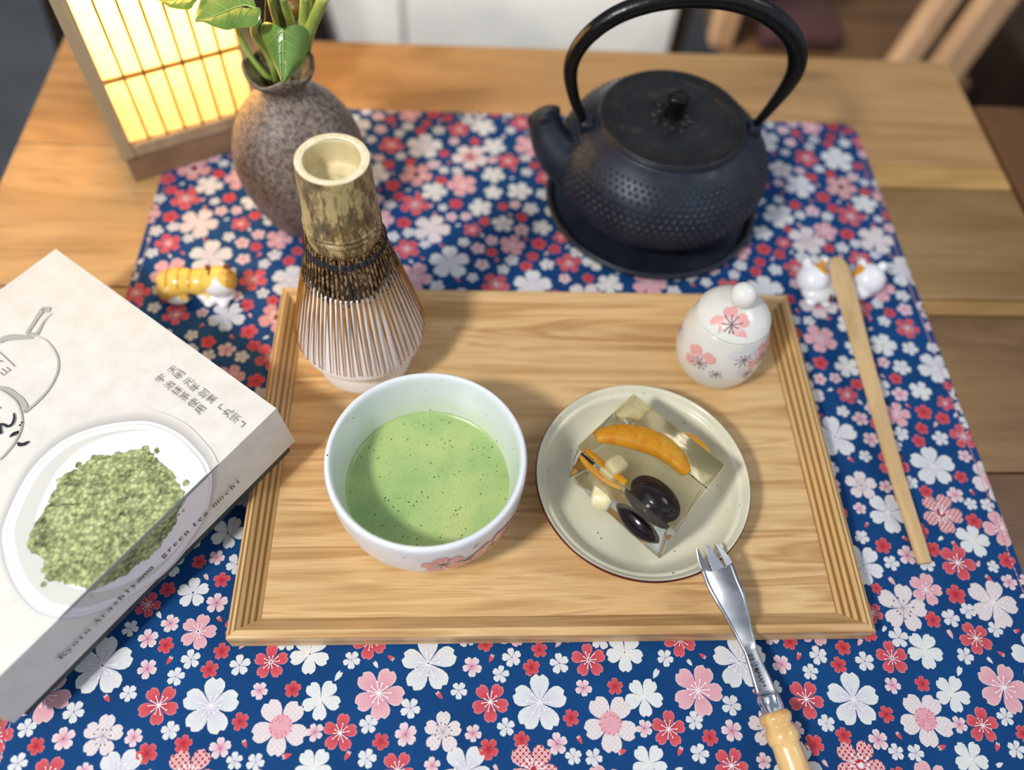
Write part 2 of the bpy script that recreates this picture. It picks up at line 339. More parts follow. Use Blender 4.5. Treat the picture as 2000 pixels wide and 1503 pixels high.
def stamens(cx, cy, R, col, n=11, rr=.44, dots=None, w_=.016):
    for k in range(n):
        a = 2*PI*(k+.3*random.random())/n; L_ = R*rr*random.choice((.72, .9, 1.0, 1.05)); c, s = math.cos(a), math.sin(a); h = R*w_
        cb.add([P(cx-s*h, cy+c*h, 2), P(cx+s*h, cy-c*h, 2), P(cx+c*L_+s*h*.8, cy+s*L_-c*h*.8, 2), P(cx+c*L_-s*h*.8, cy+s*L_+c*h*.8, 2)], [(0, 1, 2, 3)], 1, col)
        disc(cx+c*L_, cy+s*L_, R*.042, dots or col, 3)
A_ = (.1764, -.0012); B_ = (.0920, .1454)
mots = [m.split(',') for m in MOT.split(';')]
for t, x, y, r, g in mots:
    x0, y0, r0, g0 = float(x)/1e3, float(y)/1e3, float(r)/1e3, float(g)
    for i in range(-6, 6):
        for j in range(-3, 5):
            x = x0+A_[0]*i+B_[0]*j; y = y0+A_[1]*i+B_[1]*j
            if not (XL-.7*r0 < x < XR+.7*r0 and -.40 < y < YB+.6*r0): continue
            if t in ('WL', 'M', 'W2'): flower(x, y, r0, g0, W_, LV if t == 'WL' else W_, Y_); t != 'W2' and stamens(x, y, r0, ST if t == 'WL' else lin((.97, .96, .93)))
            elif t == 'R': flower(x, y, r0, g0, RD, RDc, RE, narrow=.94); stamens(x, y, r0, ST, 10, .47, w_=.022)
            elif t in ('LP', 'RP'): flower(x, y, r0, g0, PK, PKc, lin((.92, .82, .82))); stamens(x, y, r0, ST, 11, .42, w_=.02)
            elif t == 'PC':
                flower(x, y, r0, g0, BG, BG, Y_, 3); disc(x, y, r0*.40, lin((.90, .66, .71)), 2, 16); stamens(x, y, r0*.9, lin((.84, .50, .58)), 14, .42)
            elif t == 'DR': flower(x, y, r0, g0, RD, RDc, Y_, 2); disc(x, y, r0*.22, RDc, 2, 10); stamens(x, y, r0, ST, 12, .44, w_=.022)
            elif t in ('LD', 'MD'): flower(x, y, r0, g0, BG, LV, Y_, 3); stamens(x, y, r0, lin((.72, .68, .72)), 11, .42, lin((.42, .36, .42)), .01)
            elif t == 'LB': flower(x, y, r0, g0, BG, BG, Y_, 3); stamens(x, y, r0, ST)
            elif t == 's': flower(x, y, r0, g0, W_, lin((.85, .84, .88)), Y_, narrow=.98)
            elif t == 'k': flower(x, y, r0, g0, lin((.92, .84, .86)), lin((.87, .58, .68)), Y_)
            elif t == 'r': flower(x, y, r0, g0, rsm, rsc, RE, narrow=1.02)
            elif t[0] == 'p':
                c0 = {'r': rsm, 'p': lin((.90, .70, .72)), 'w': W_}[t[1]]; a = math.radians(g0); ca, sa = math.cos(a), math.sin(a); q = r0*1.0
                o_ = [(-1, 0), (-.3, .38), (.3, .5), (.8, .38), (1, .22), (.72, 0), (1, -.22), (.8, -.38), (.3, -.5), (-.3, -.38)]
                cb.add([P(x+q*(u_*ca-v_*sa), y+q*(u_*sa+v_*ca), 1) for u_, v_ in o_], [(0, 1, 9), (1, 2, 8, 9), (2, 3, 7, 8), (3, 4, 5), (3, 5, 7), (5, 6, 7)], 1, [c0 if i < 3 or i > 7 else lin((.93, .86, .85)) for i in range(10)])
def weave(M, c):
    a = M.n('TexWave', wave_type='BANDS', bands_direction='X'); M.set(a, 'Vector', M.obj); M.set(a, 'Scale', 420.0); M.set(a, 'Distortion', 1.0)
    b = M.n('TexWave', wave_type='BANDS', bands_direction='Y'); M.set(b, 'Vector', M.obj); M.set(b, 'Scale', 420.0); M.set(b, 'Distortion', 1.0)
    h = M.math('ADD', a.outputs[1], b.outputs[1])
    f = M.ramp(M.math('MULTIPLY', h, .5), [(.1, .84), (.9, 1.0)]); nz = M.ramp(M.noise(scale=900, detail=2), [(.3, .88), (.7, 1.0)])
    M.base(M.mix(1.0, M.mix(1.0, c, f, 'MULTIPLY'), nz, 'MULTIPLY')); M.bump(h, .25, .0002)
ck = dict(Specular_IOR_Level=.25)
blue = Mt('navy_cotton', .82, **ck); weave(blue, blue.ramp(blue.noise(scale=25), [(.3, (.0, .235, .455)), (.7, (.01, .275, .51))]))
prn = Mt('cotton_print', .82, **ck); weave(prn, prn.attr())
def kanoko(name, a, b, sc=430):
    K = Mt(name, .82, **ck); d = K.vor(K.mapped((1, 1, 0), (0, 0, .78)), sc, 0.0)
    weave(K, K.mix(K.ramp(d, [(.10, 0.0), (.16, 1.0), (.42, 1.0), (.48, 0.0)]), a, b)); return K
kr = kanoko('kanoko_red', (.72, .14, .22), (.93, .80, .80)); kp = kanoko('kanoko_pale', (.86, .80, .82), (.91, .88, .88), 500)
cl = cb.build('cloth', [blue.m, prn.m, kr.m, kp.m], weld=False)
tag(cl, 'navy cotton furoshiki cloth printed with white, pink and red cherry blossoms', 'cloth')

# ================================================================ tray
ash = [(.25, (.63, .47, .28)), (.40, (.79, .63, .42)), (.52, (.88, .74, .53)), (.62, (.73, .56, .35)), (.78, (.86, .71, .50))]
tfloor = wood('ash_floor', ash, 'X', 46, 13, .42, 1.5, fibre=.30, bump=.15)
railx = wood('ash_rail_x', ash, 'X', 60, 16, .42, 1.0, fibre=.25, bump=.12)
raily = Mt('ash_rail_y', .36)
wv_ = raily.n('TexWave', wave_type='BANDS', bands_direction='X'); raily.set(wv_, 'Vector', raily.mapped((1, .045, .6))); raily.set(wv_, 'Scale', 120.0); raily.set(wv_, 'Distortion', 7.0); raily.set(wv_, 'Detail', 3.0); raily.set(wv_, 'Detail Scale', .35)
fb_ = raily.noise(raily.mapped((1, .02, 1)), 1500, 3, .6)
raily.base(raily.mix(.35, raily.ramp(wv_.outputs[1], [(.15, (.56, .41, .23)), (.45, (.76, .60, .38)), (.75, (.86, .72, .50))]), raily.ramp(fb_, [(.3, .35), (.7, 1.0)]), 'MULTIPLY')); raily.bump(wv_.outputs[1], .12, .0004)
tray = thing('serving_tray', 'rectangular light ash wood tray with low sloping walls holding the tea things', 'tray', (0, 0, 0))
TX, TY, TH = .18, .1206, .0180
MB().box((-.170, -.1105, .0012), (.170, .1105, .0050)).build('tray_floor', tfloor.m, tray)
def rail(a, b, nx_, ny_, mat):
    # mitred wall: a,b outer corners; (nx_,ny_) points inwards
    prof = [(.0012, .0006), (0, .0024), (0, .0172), (.0006, .0178), (.0012, TH), (.0044, TH), (.0050, .0174), (.0145, .0050), (.0145, .0006)]
    t = Vector((b[0]-a[0], b[1]-a[1], 0)).normalized(); vs = []
    for e, s_ in ((a, 1), (b, -1)):
        for d, z in prof: vs.append((e[0]+nx_*d+t.x*s_*d, e[1]+ny_*d+t.y*s_*d, z))
    n = len(prof)
    return MB().add(vs, [(i, (i+1) % n, n+(i+1) % n, n+i) for i in range(n)]+[tuple(range(n)), tuple(range(2*n-1, n-1, -1))], 0, None, False).build('tray_wall', mat, tray)
rail((-TX, -TY), (TX, -TY), 0, 1, railx.m); rail((TX, TY), (-TX, TY), 0, -1, railx.m)
rail((TX, -TY), (TX, TY), -1, 0, raily.m); rail((-TX, TY), (-TX, -TY), 1, 0, raily.m)
TF = .0050   # top of the tray floor

# ---------------------------------------------------------------- painting on turned surfaces
class Turned:
    def __init__(s, prof, ax, lift=.0003):
        s.ax = ax; s.lift = lift; P_ = np.array(prof, float); L_ = np.r_[0, np.cumsum(np.hypot(*np.diff(P_, axis=0).T))]; s.P, s.L = P_, L_
    def rz(s, q): return float(np.interp(q, s.L, s.P[:, 0])), float(np.interp(q, s.L, s.P[:, 1]))
    def s_of_z(s, z): return float(np.interp(z, s.P[:, 1], s.L))
    def pt(s, th, q, k=1):
        r, z = s.rz(q); r2, z2 = s.rz(q+1e-4); r1, z1 = s.rz(q-1e-4); n = (z2-z1, -(r2-r1)); l = math.hypot(*n) or 1
        r += n[0]/l*s.lift*k; z += n[1]/l*s.lift*k
        return (s.ax[0]+r*math.cos(th), s.ax[1]+r*math.sin(th), z)
    def hit(s, px, py):
        d = ray(px, py); best = None
        for t in np.arange(.2, 1.0, .0004):
            p_ = CAM+d*t
            if p_[2] > s.P[:, 1].max() or p_[2] < s.P[:, 1].min(): continue
            r = float(np.interp(p_[2], s.P[:, 1], s.P[:, 0]))
            if math.hypot(p_[0]-s.ax[0], p_[1]-s.ax[1]) < r: return math.atan2(p_[1]-s.ax[1], p_[0]-s.ax[0]), s.s_of_z(p_[2])
    def xy(s, th0, q0, x, y, k=1):
        r0 = s.rz(q0)[0]; return s.pt(th0+x/r0, q0+y, k)
def paint_blossom(mb, S, th, q, R, ang, col, cen, skip=(), mi=1, dots=True, fl=1.0):
    for k in range(5):
        if k in skip: continue
        a = math.radians(ang+72*k); ca, sa = math.cos(a), math.sin(a)
        o_ = [(t, w_) for t, w_ in PET]+[(t, -w_) for t, w_ in reversed(PET[:-1])]
        rr = R*random.uniform(.85, 1.05)
        cb_ = [tuple(.35*col[i]+.65*.78 for i in range(3))+(1,) if t < .35 else col for t, w_ in o_]
        n = len(o_); vs = [S.xy(th, q, rr*(.55*ca), rr*(.55*sa)*fl)]+[S.xy(th, q, rr*(t*ca-w_*sa), rr*(t*sa+w_*ca)*fl) for t, w_ in o_]
        mb.add(vs, [(0, 1+i, 1+(i+1) % n) for i in range(n)], mi, [col]+cb_)
    for k in range(9):
        a = 2*PI*(k+.4*random.random())/9; L_ = R*random.uniform(.3, .5); c, s_ = math.cos(a), math.sin(a); h = R*.022
        mb.add([S.xy(th, q, -s_*h, c*h, 2), S.xy(th, q, s_*h, -c*h, 2), S.xy(th, q, c*L_+s_*h, (s_*L_-c*h)*fl, 2), S.xy(th, q, c*L_-s_*h, (s_*L_+c*h)*fl, 2)], [(0, 1, 2, 3)], mi, cen)
        if dots: mb.add([S.xy(th, q, c*L_+R*.045*math.cos(b_), (s_*L_+R*.045*math.sin(b_))*fl, 3) for b_ in (0, 1.05, 2.1, 3.14, 4.19, 5.24)], [tuple(range(6))], mi, cen)

def speckled(name, c1, c2, rough, sc=260, thr=.035, dark=(.22, .20, .20), **kw):
    M = Mt(name, rough, **kw); b = M.ramp(M.noise(scale=30), [(.35, c1), (.65, c2)])
    d = M.vor(None, sc); sel = M.ramp(M.noise(scale=sc*.7, detail=0), [(.60, 0.0), (.64, 1.0)])
    f = M.math('MULTIPLY', M.ramp(d, [(thr*2.2, 1.0), (thr*3.4, 0.0)]), sel); M.base(M.mix(f, b, dark)); M._col = b; return M
# ---------------------------------------------------------------- tea bowl
BX = (-.0735, -.0370)
glz = speckled('white_glaze', (.86, .88, .90), (.90, .91, .92), .16, 210, Coat_Weight=.3) if False else speckled('white_glaze', (.86, .88, .90), (.90, .91, .92), .18, 170)
gin = Mt('glaze_inside', .16)
zz = gin.n('SeparateXYZ', i0=gin.obj).outputs[2]
zn = gin.math('ADD', zz, gin.math('MULTIPLY', gin.noise(scale=55, detail=6), .016))
stain = gin.ramp(zn, [(.040, 1.0), (.056, 0.0)])
c = gin.mix(gin.math('MULTIPLY', stain, .45), (.86, .885, .90), (.74, .79, .58))
spk = gin.math('MULTIPLY', gin.ramp(gin.vor(None, 170), [(.07, 1.0), (.13, 0.0)]), gin.ramp(gin.noise(scale=95, detail=0), [(.60, 0.0), (.66, 1.0)]))
gin.base(gin.mix(spk, c, (.15, .17, .13)))
dec = Mt('painted_glaze', .2); dec.base(dec.attr())
bowl = thing('tea_bowl', 'white ceramic tea bowl with painted pink blossoms on its side, filled with green tea', 'bowl', (BX[0], BX[1], TF))
bo = [(.0255, .0052), (.0268, .0056), (.0272, .0095), (.0330, .0108), (.0420, .0150), (.0480, .0215), (.0515, .0290), (.0535, .0370), (.0546, .0470), (.0552, .0580), (.0553, .0655), (.0549, .0685), (.0539, .0699), (.0528, .0700)]
def wob(th, r, z, k): return r*(1+.004*math.sin(2*th+.6)*(z/.07)), z+.0005*math.sin(3*th)*(z/.07)
bos = spline(bo, 4)
mb = MB(); mb.revolve([(0, .0058), (.0250, .0058)]+bos, BX, 128, 0, wob)
mb.revolve(spline([(.0528, .0700), (.0517, .0690), (.0508, .0655), (.0500, .0560), (.0490, .0450), (.0472, .0360), (.0435, .0270), (.033, .0185), (.018, .0150), (0, .0145)], 4), BX, 128, 2, wob)
Sb = Turned(bos, BX); pk = lin((.86, .60, .60)); br = lin((.35, .16, .18)); gr_ = lin((.52, .57, .57))
for px, py, R_, g, skip in ((866, 1101, .0135, 100, ()), (961, 1061, .0135, 60, ()), (915, 1090, .012, 20, (1, 2)), (752, 1106, .011, 150, (0, 1, 3)), (990, 1030, .012, 40, (2,))):
    h = Sb.hit(px, py)
    if h: paint_blossom(mb, Sb, h[0], h[1], R_, g, pk, br, skip, dots=False)
for px, py in ((809, 1118), (930, 1066)):
    h = Sb.hit(px, py)
    if h:
        o_ = [(-.0035, 0), (0, .0009), (.0035, 0), (0, -.0009)]; g = .9 if px > 900 else -.7
        mb.add([Sb.xy(h[0], h[1], u_*math.cos(g)-v_*math.sin(g), u_*math.sin(g)+v_*math.cos(g)) for u_, v_ in o_], [(0, 1, 2, 3)], 1, gr_)
mb.build('bowl_body', [glz.m, dec.m, gin.m], bowl, weld=True)
tea = Mt('green_tea', .30, Specular_IOR_Level=.6)
tb = tea.ramp(tea.noise(scale=28, detail=3, dist=.6), [(.3, (.55, .67, .41)), (.5, (.64, .74, .47)), (.7, (.71, .77, .49))])
fo = tea.ramp(tea.vor(None, 1500), [(.1, .84), (.5, 1.0)]); tb = tea.mix(1.0, tb, fo, 'MULTIPLY')
def bub(sc, r0, th, nsc):
    return tea.math('MULTIPLY', tea.ramp(tea.vor(None, sc), [(r0, 1.0), (r0*1.5, 0.0)]), tea.ramp(tea.noise(scale=nsc, detail=0), [(th, 0.0), (th+.05, 1.0)]))
tb = tea.mix(tea.math('MULTIPLY', bub(300, .13, .44, 190), .9), tb, (.22, .30, .10)); tb = tea.mix(tea.math('MULTIPLY', bub(800, .16, .46, 120), .7), tb, (.30, .38, .14))
tea.base(tb); tea.bump(tea.vor(None, 1300), .12, .0003)
mb = MB(); mb.revolve([(0, .0350), (.030, .0350), (.042, .0350), (.0455, .0352), (.0470, .0358), (.0477, .0366)], (-.0732, -.0375), 96)
tl = mb.build('green_tea', tea.m); tag(tl, 'frothy pale green matcha tea filling the white bowl', 'tea')

# ---------------------------------------------------------------- dessert plate
PX_ = (.0554, -.0293)
pgl = speckled('cream_glaze', (.79, .79, .70), (.85, .84, .76), .22, 190, .04, (.45, .40, .30))
prm = Mt('plate_rim_line', .25, col=(.33, .10, .09)); pun = Mt('plate_underside', .3, col=(.86, .84, .78))
plate = thing('dessert_plate', 'round cream ceramic plate with thin dark red rim under the clear jelly', 'plate', (PX_[0], PX_[1], TF))
mb = MB()
mb.revolve(spline([(0, .0118), (.030, .0119), (.044, .0122), (.0505, .0136), (.0555, .0185), (.0585, .0232), (.0600, .0243), (.0612, .0247), (.0628, .0268), (.0640, .0281), (.0647, .0284)], 4), PX_, 128, 0)
mb.revolve([(.0647, .0284), (.0652, .0281), (.0655, .0272), (.0654, .0261), (.0649, .0253)], PX_, 128, 1)
mb.revolve(spline([(.0649, .0253), (.0625, .0225), (.0570, .0165), (.048, .0105), (.0350, .0088), (.0340, .0056), (.0330, .0052), (.0318, .0056), (.031, .0085), (0, .0085)], 3), PX_, 96, 2)
mb.build('plate_body', [pgl.m, prm.m, pun.m], plate)

# ---------------------------------------------------------------- jelly
def clear(name, tint, fr=1.0):
    M = Mt(name, .03); t = M.t; out = t.nodes['Material Output']
    tr = M.n('BsdfTransparent'); tr.inputs[0].default_value = tint; gl = M.n('BsdfGlossy'); gl.inputs['Roughness'].default_value = .04
    fn = M.n('Fresnel', IOR=1.36); ge = M.n('NewGeometry'); ff = M.math('MULTIPLY', fn.outputs[0], M.math('SUBTRACT', 1.0, ge.outputs['Backfacing'])); mx = M.n('MixShader', i0=ff); t.links.new(tr.outputs[0], mx.inputs[1]); t.links.new(gl.outputs[0], mx.inputs[2])
    t.links.new(mx.outputs[0], out.inputs[0]); return M, mx
jm = Mt('clear_jelly', .02, col=(.98, .965, .89), IOR=1.36); jm.b.inputs['Transmission Weight'].default_value = 1.0; jm.b.inputs['Roughness'].default_value = .02
jm.bump(jm.noise(scale=120, detail=2), .12, .0006)
ZT, ZB = .0560, .0130
top = [at(1237, 767, ZT), at(1419, 908, ZT), at(1320, 1038, ZT), at(1128, 870, ZT)]
cen = sum(top, Vector())/4
bot = [Vector((cen.x+(v.x-cen.x)*1.0, cen.y+(v.y-cen.y)*1.0, ZB)) for v in top]
bot[0] += Vector((.002, -.006, 0)); bot[1] += Vector((-.006, .001, 0))
jel = thing('fruit_jelly', 'block of clear jelly with mandarin pieces and two black beans on the cream plate', 'dessert', (cen.x, cen.y, ZB))
bmj = bmesh.new(); vv = [bmj.verts.new(v) for v in bot+top]
for f_ in [(3, 2, 1, 0), (4, 5, 6, 7)]+[(i, (i+1) % 4, 4+(i+1) % 4, 4+i) for i in range(4)]: bmj.faces.new([vv[i] for i in f_])
bmesh.ops.recalc_face_normals(bmj, faces=bmj.faces)
bmesh.ops.bevel(bmj, geom=list(bmj.edges), offset=.0009, segments=2, affect='EDGES', profile=.6)
bmj.verts.index_update(); J = MB(); J.add([v.co.copy() for v in bmj.verts], [tuple(v.index for v in f_.verts) for f_ in bmj.faces], 0, None, False); bmj.free()
J.build('jelly_block', jm.m, jel)
def entry(px, py):
    d = Vector(ray(px, py)); o_ = Vector(CAM); best = (o_.z-ZT)/-d.z
    n = (top[3]-top[2]).cross(Vector((0, 0, 1))).normalized()
    if n.dot(Vector(CAM)-top[2]) < 0: n = -n
    t2 = (top[2]-o_).dot(n)/d.dot(n)
    return o_, d, max(best, t2)
def jin(cx, cy, depth):       # a point inside the block
    o_, d, t = entry(1030+cx/3.579, 740+cy/3.579); return o_+d*t+d.normalized()*depth
org = Mt('mandarin', .28, col=(.95, .60, .08), Subsurface_Weight=.25, Subsurface_Radius=(.004, .002, .0005))
org.base(org.ramp(org.noise(org.mapped((1, 1, 1)), 170, 4, .6, .8), [(.3, (.97, .60, .04)), (.55, (1.0, .72, .10)), (.75, (1.0, .84, .34))])); org.bump(org.noise(scale=300), .4, .0005)
pale = Mt('pale_fruit', .35, col=(.93, .90, .72), Subsurface_Weight=.2, Subsurface_Radius=(.004, .003, .002)); pale.base(pale.ramp(pale.noise(scale=200), [(.3, (.90, .86, .64)), (.7, (.97, .95, .84))]))
peach = Mt('peach_slice', .35); peach.base(peach.ramp(peach.noise(scale=70, dist=1), [(.35, (.87, .84, .64)), (.62, (.91, .88, .72)), (.72, (.84, .60, .48))]))
bean = Mt('black_bean', .14, col=(.10, .035, .07))
def bent(name, pts, depth, rad, mat, flat=.75, lab=None):
    P_ = [jin(*q, depth) for q in pts]; Q = spline([tuple(v) for v in P_], 6); n = len(Q)
    rr = [rad*(math.sin(PI*(.04+.92*i/(n-1))))**.55 for i in range(n)]
    return MB().tube(Q, rr, 18, flat=flat, up=(0, .2, 1)).build(name, mat.m, jel, subsurf=1)
bent('mandarin_segment', [(470, 430), (600, 405), (750, 425), (900, 475), (1020, 560), (1110, 680)], .011, .0088, org)
bent('mandarin_segment', [(385, 510), (450, 590), (560, 680), (690, 745)], .011, .0046, org)
bent('mandarin_segment', [(1085, 385), (1170, 450), (1270, 530)], .020, .0045, org)
bent('peach_slice', [(610, 280), (700, 235), (800, 290)], .016, .0070, peach, .5)
bent('peach_slice', [(860, 260), (960, 330), (1050, 420)], .019, .0050, peach, .5)
for (cx, cy, dp, s3, rz) in ((615, 620, .012, (.0062, .0052, .005), .5), (535, 790, .008, (.0066, .0105, .007), -.35)):
    MB().ball(jin(cx, cy, dp), s3, nu=20, nv=12, rot=Matrix.Rotation(rz, 3, 'Z'), fn=lambda p: 1/max(.72, (abs(p.x)**4+abs(p.y)**4+abs(p.z)**4)**.25)).build('pineapple_chunk', pale.m, jel)
axd = (jin(1060, 1040, .009)-jin(700, 700, .009)).normalized(); ang_ = math.atan2(axd.y, axd.x)
MB().ball(jin(885, 850, .0125), (.0165, .0110, .0080), nu=32, nv=20, rot=Matrix.Rotation(ang_, 3, 'Z')).build('black_bean', bean.m, jel)
MB().ball(jin(790, 985, .0105), (.0165, .0098, .0090), nu=32, nv=20, rot=Matrix.Rotation(ang_, 3, 'Z')).build('black_bean', bean.m, jel)

# ---------------------------------------------------------------- fork
fork = thing('dessert_fork', 'three-tined steel dessert fork with turned wooden handle leaning on the plate rim', 'fork', tuple(at(1440, 1230, .02)))
stl = Mt('steel', .16, 1.0, (.80, .80, .81)); stl.rough(stl.ramp(stl.noise(scale=90), [(.3, .10), (.7, .30)]))
FA = lambda x, y, z: at(1300+x/2.9875, 1000+y/2.9875, z)
ST_ = [((207, 328), (390, 288), .0312), ((240, 420), (430, 396), .0305), ((285, 505), (468, 488), .0292), ((350, 610), (488, 590), .0268), ((395, 690), (503, 665), .0248), ((435, 765), (522, 740), .0234), ((465, 830), (540, 810), .0220), ((490, 910), (575, 888), .0204), ((510, 980), (610, 958), .0190), ((535, 1066), (650, 1050), .0176)]
rows = []
for l, r, z in ST_: rows.append(list(l)+list(r)+[z])
rows = spline(rows, 4); NC = 9; mb = MB(); vt = []; vb = []
for i, q in enumerate(rows):
    a = FA(q[0], q[1], q[4]); b = FA(q[2], q[3], q[4]); f_ = i/(len(rows)-1); w_ = (b-a).length
    for k in range(NC):
        u_ = k/(NC-1); c_ = math.sin(PI*u_)
        prof = (-.0012*c_*(1-f_*1.6) if f_ < .6 else .0006*c_)
        p_ = a.lerp(b, u_)+Vector((0, 0, prof)); vt.append(p_); vb.append(p_-Vector((0, 0, .0011+.0010*f_)))
n = len(vt); R_ = len(rows); fs = []
for i in range(R_-1):
    for k in range(NC-1):
        j = i*NC+k; fs += [(j, j+1, j+NC+1, j+NC), (n+j, n+j+NC, n+j+NC+1, n+j+1)]
    fs += [(i*NC, (i+1)*NC, n+(i+1)*NC, n+i*NC), (i*NC+NC-1, n+i*NC+NC-1, n+(i+1)*NC+NC-1, (i+1)*NC+NC-1)]
fs += [tuple(range(NC))[::-1]+tuple(n+k for k in range(NC)), tuple((R_-1)*NC+k for k in range(NC))+tuple(n+(R_-1)*NC+k for k in reversed(range(NC)))]
mb.add(vt+vb, fs, 0); mb.build('fork_head', stl.m, fork)
for tip, bl, br_ in (((185, 208), (207, 328), (264, 338)), ((238, 193), (270, 338), (342, 312)), ((290, 178), (349, 312), (390, 288))):
    tv = FA(*tip, .0350); a = FA(*bl, .0312); b = FA(*br_, .0312); m1 = a.lerp(b, .5); up_ = Vector((0, 0, .0011)); mb = MB(); vs = []
    for f_ in (-.04, .3, .6, .85, 1.0):
        c_ = m1.lerp(tv, f_); 
        if 0 < f_ < 1: c_ += (b-a).normalized()*(.0006 if tip[0] > 270 else -.0004 if tip[0] < 200 else 0)*math.sin(PI*f_)
        h = (b-a)*.5*(1-.80*max(f_, 0)**1.2); vs += [c_-h, c_+h, c_+h*.9-up_*(1-.4*max(f_, 0)), c_-h*.9-up_*(1-.4*max(f_, 0))]
    fs = [(0, 1, 2, 3)]+[(4*i+k, 4*i+4+k, 4*i+4+(k+1) % 4, 4*i+(k+1) % 4) for i in range(4) for k in range(4)]+[(19, 18, 17, 16)]
    mb.add(vs, fs, 0, None, False); mb.build('tine', stl.m, fork, bevel=.00025)
fa = FA(590, 1062, .0165); fb = FA(627, 1160, .0150); dirn = (FA(737, 1450, .0118)-fb).normalized()
mb = MB(); mb.tube([fa, fa.lerp(fb, .04), fa.lerp(fb, .1), fa.lerp(fb, .93), fb], [.0052, .0060, .0062, .0064, .0060], 32, up=(0, 0, 1)); mb.build('ferrule', Mt('chrome', .07, 1.0, (.85, .87, .90)).m, fork)
hw = wood('varnished_birch', [(.3, (.84, .64, .36)), (.55, (.93, .78, .52)), (.75, (.80, .56, .28))], 'Y', 40, 5, .2, 1.0, fibre=.15, bump=.05); hw.b.inputs['Coat Weight'].default_value = .6
prof = [(0, .0058), (.0006, .0072), (.003, .0086), (.0060, .0078), (.0072, .0070), (.0090, .0080), (.0118, .0088), (.0150, .0084), (.0172, .0074), (.022, .0076), (.034, .0080), (.050, .0088), (.070, .0094), (.088, .0088), (.094, .006), (.096, .001)]
prof = spline(prof, 4)
pts = [fb+dirn*s_ for s_, _ in prof]; pts = [Vector((q.x, q.y, max(q.z, r_+.0003+.0015))) for q, (s_, r_) in zip(pts, prof)]
MB().tube([q for q in pts], [r_ for _, r_ in prof], 32, up=(0, 0, 1)).build('handle', hw.m, fork)
def text_mesh(txt, size, offset=0.0):
    cu = bpy.data.curves.new('lettering', 'FONT'); cu.body = txt; cu.size = size; cu.offset = offset; cu.resolution_u = 3; cu.align_x = 'CENTER'; cu.align_y = 'CENTER'
    o = bpy.data.objects.new('lettering', cu); scene.collection.objects.link(o); dg = bpy.context.evaluated_depsgraph_get(); me = o.evaluated_get(dg).to_mesh()
    vs = [v.co.copy() for v in me.vertices]; fs = [tuple(p_.vertices) for p_ in me.polygons]; o.evaluated_get(dg).to_mesh_clear(); bpy.data.objects.remove(o); bpy.data.curves.remove(cu); return vs, fs
def lay(mb, txt, size, fn, mi, offset=0.0, squash=1.0):
    vs, fs = text_mesh(txt, size, offset); mb.add([fn(v.x*squash, v.y) for v in vs], fs, mi, None, False)
eng = Mt('engraving', .5, .6, (.12, .12, .13)); mb = MB()
ea = FA(500, 850, .0224); eb = FA(560, 985, .0196); ed = (eb-ea).normalized(); en = ed.cross(Vector((0, 0, 1))).normalized()
def eng_at(f_):
    c_ = ea.lerp(eb, f_); return lambda x, y: c_+ed*x-en*y*-1.0+Vector((0, 0, .0007))
lay(mb, 'SS', .0042, eng_at(-.02), 0); lay(mb, '▯', .0045, eng_at(.30), 0)
lay(mb, '𝓜𝓲𝓵𝓵𝓮𝓻', .0042, eng_at(.82), 0)
mb.build('engraving', eng.m, fork, weld=False)

# ================================================================ sugar jar
JX = (.1190, .0690)
jgl = Mt('jar_glaze', .13); jgl.base(jgl.ramp(jgl.noise(scale=25), [(.3, (.87, .87, .84)), (.7, (.91, .91, .89))]))
jar = thing('lidded_jar', 'small white ceramic lidded jar with pink blossoms and ball knob at the tray back corner', 'jar', (JX[0], JX[1], TF))
jp = spline([(0, .0054), (.0185, .0054), (.0205, .0062), (.0245, .0105), (.0272, .0165), (.0288, .0245), (.0291, .0320), (.0284, .0400), (.0269, .0480), (.0250, .0550), (.0237, .0590), (.0232, .0598)], 5)
mb = MB(); mb.revolve(jp, JX, 96, 0); mb.revolve([(.0232, .0598), (.0222, .0598), (.0216, .057), (.0, .0568)], JX, 96, 0)
SJ = Turned(jp, JX); jpk = lin((.90, .66, .65)); jgy = lin((.52, .42, .44)); jwh = lin((.84, .84, .85))
for px, py, R_, g, skip, col in ((1367, 708, .0135, 60, (3, 4), jpk), (1398, 730, .010, 20, (0, 1, 2, 3, 4), jpk), (1453, 702, .0125, 80, (2, 3), jwh), (1459, 727, .010, 10, (0, 1, 3), jwh), (1487, 695, .014, 40, (3,), jpk), (1330, 640, .012, 80, (0, 1, 2, 3), jwh)):
    h = SJ.hit(px, py)
    if h: paint_blossom(mb, SJ, h[0], h[1], R_, g, col, jgy, skip)
mb.build('jar_body', [jgl.m, dec.m], jar)
mb = MB()
lp = spline([(.0224, .0602), (.0233, .0606), (.0236, .0613), (.0232, .0622), (.0200, .0660), (.0150, .0695), (.0090, .0722), (.0050, .0732), (.0030, .0735), (0, .0736)], 4)
mb.revolve([(0, .0590), (.020, .0592), (.0224, .0602)]+lp, JX, 96, 0)
lps = [q for q in reversed(lp)]
SL = Turned(lps, JX)
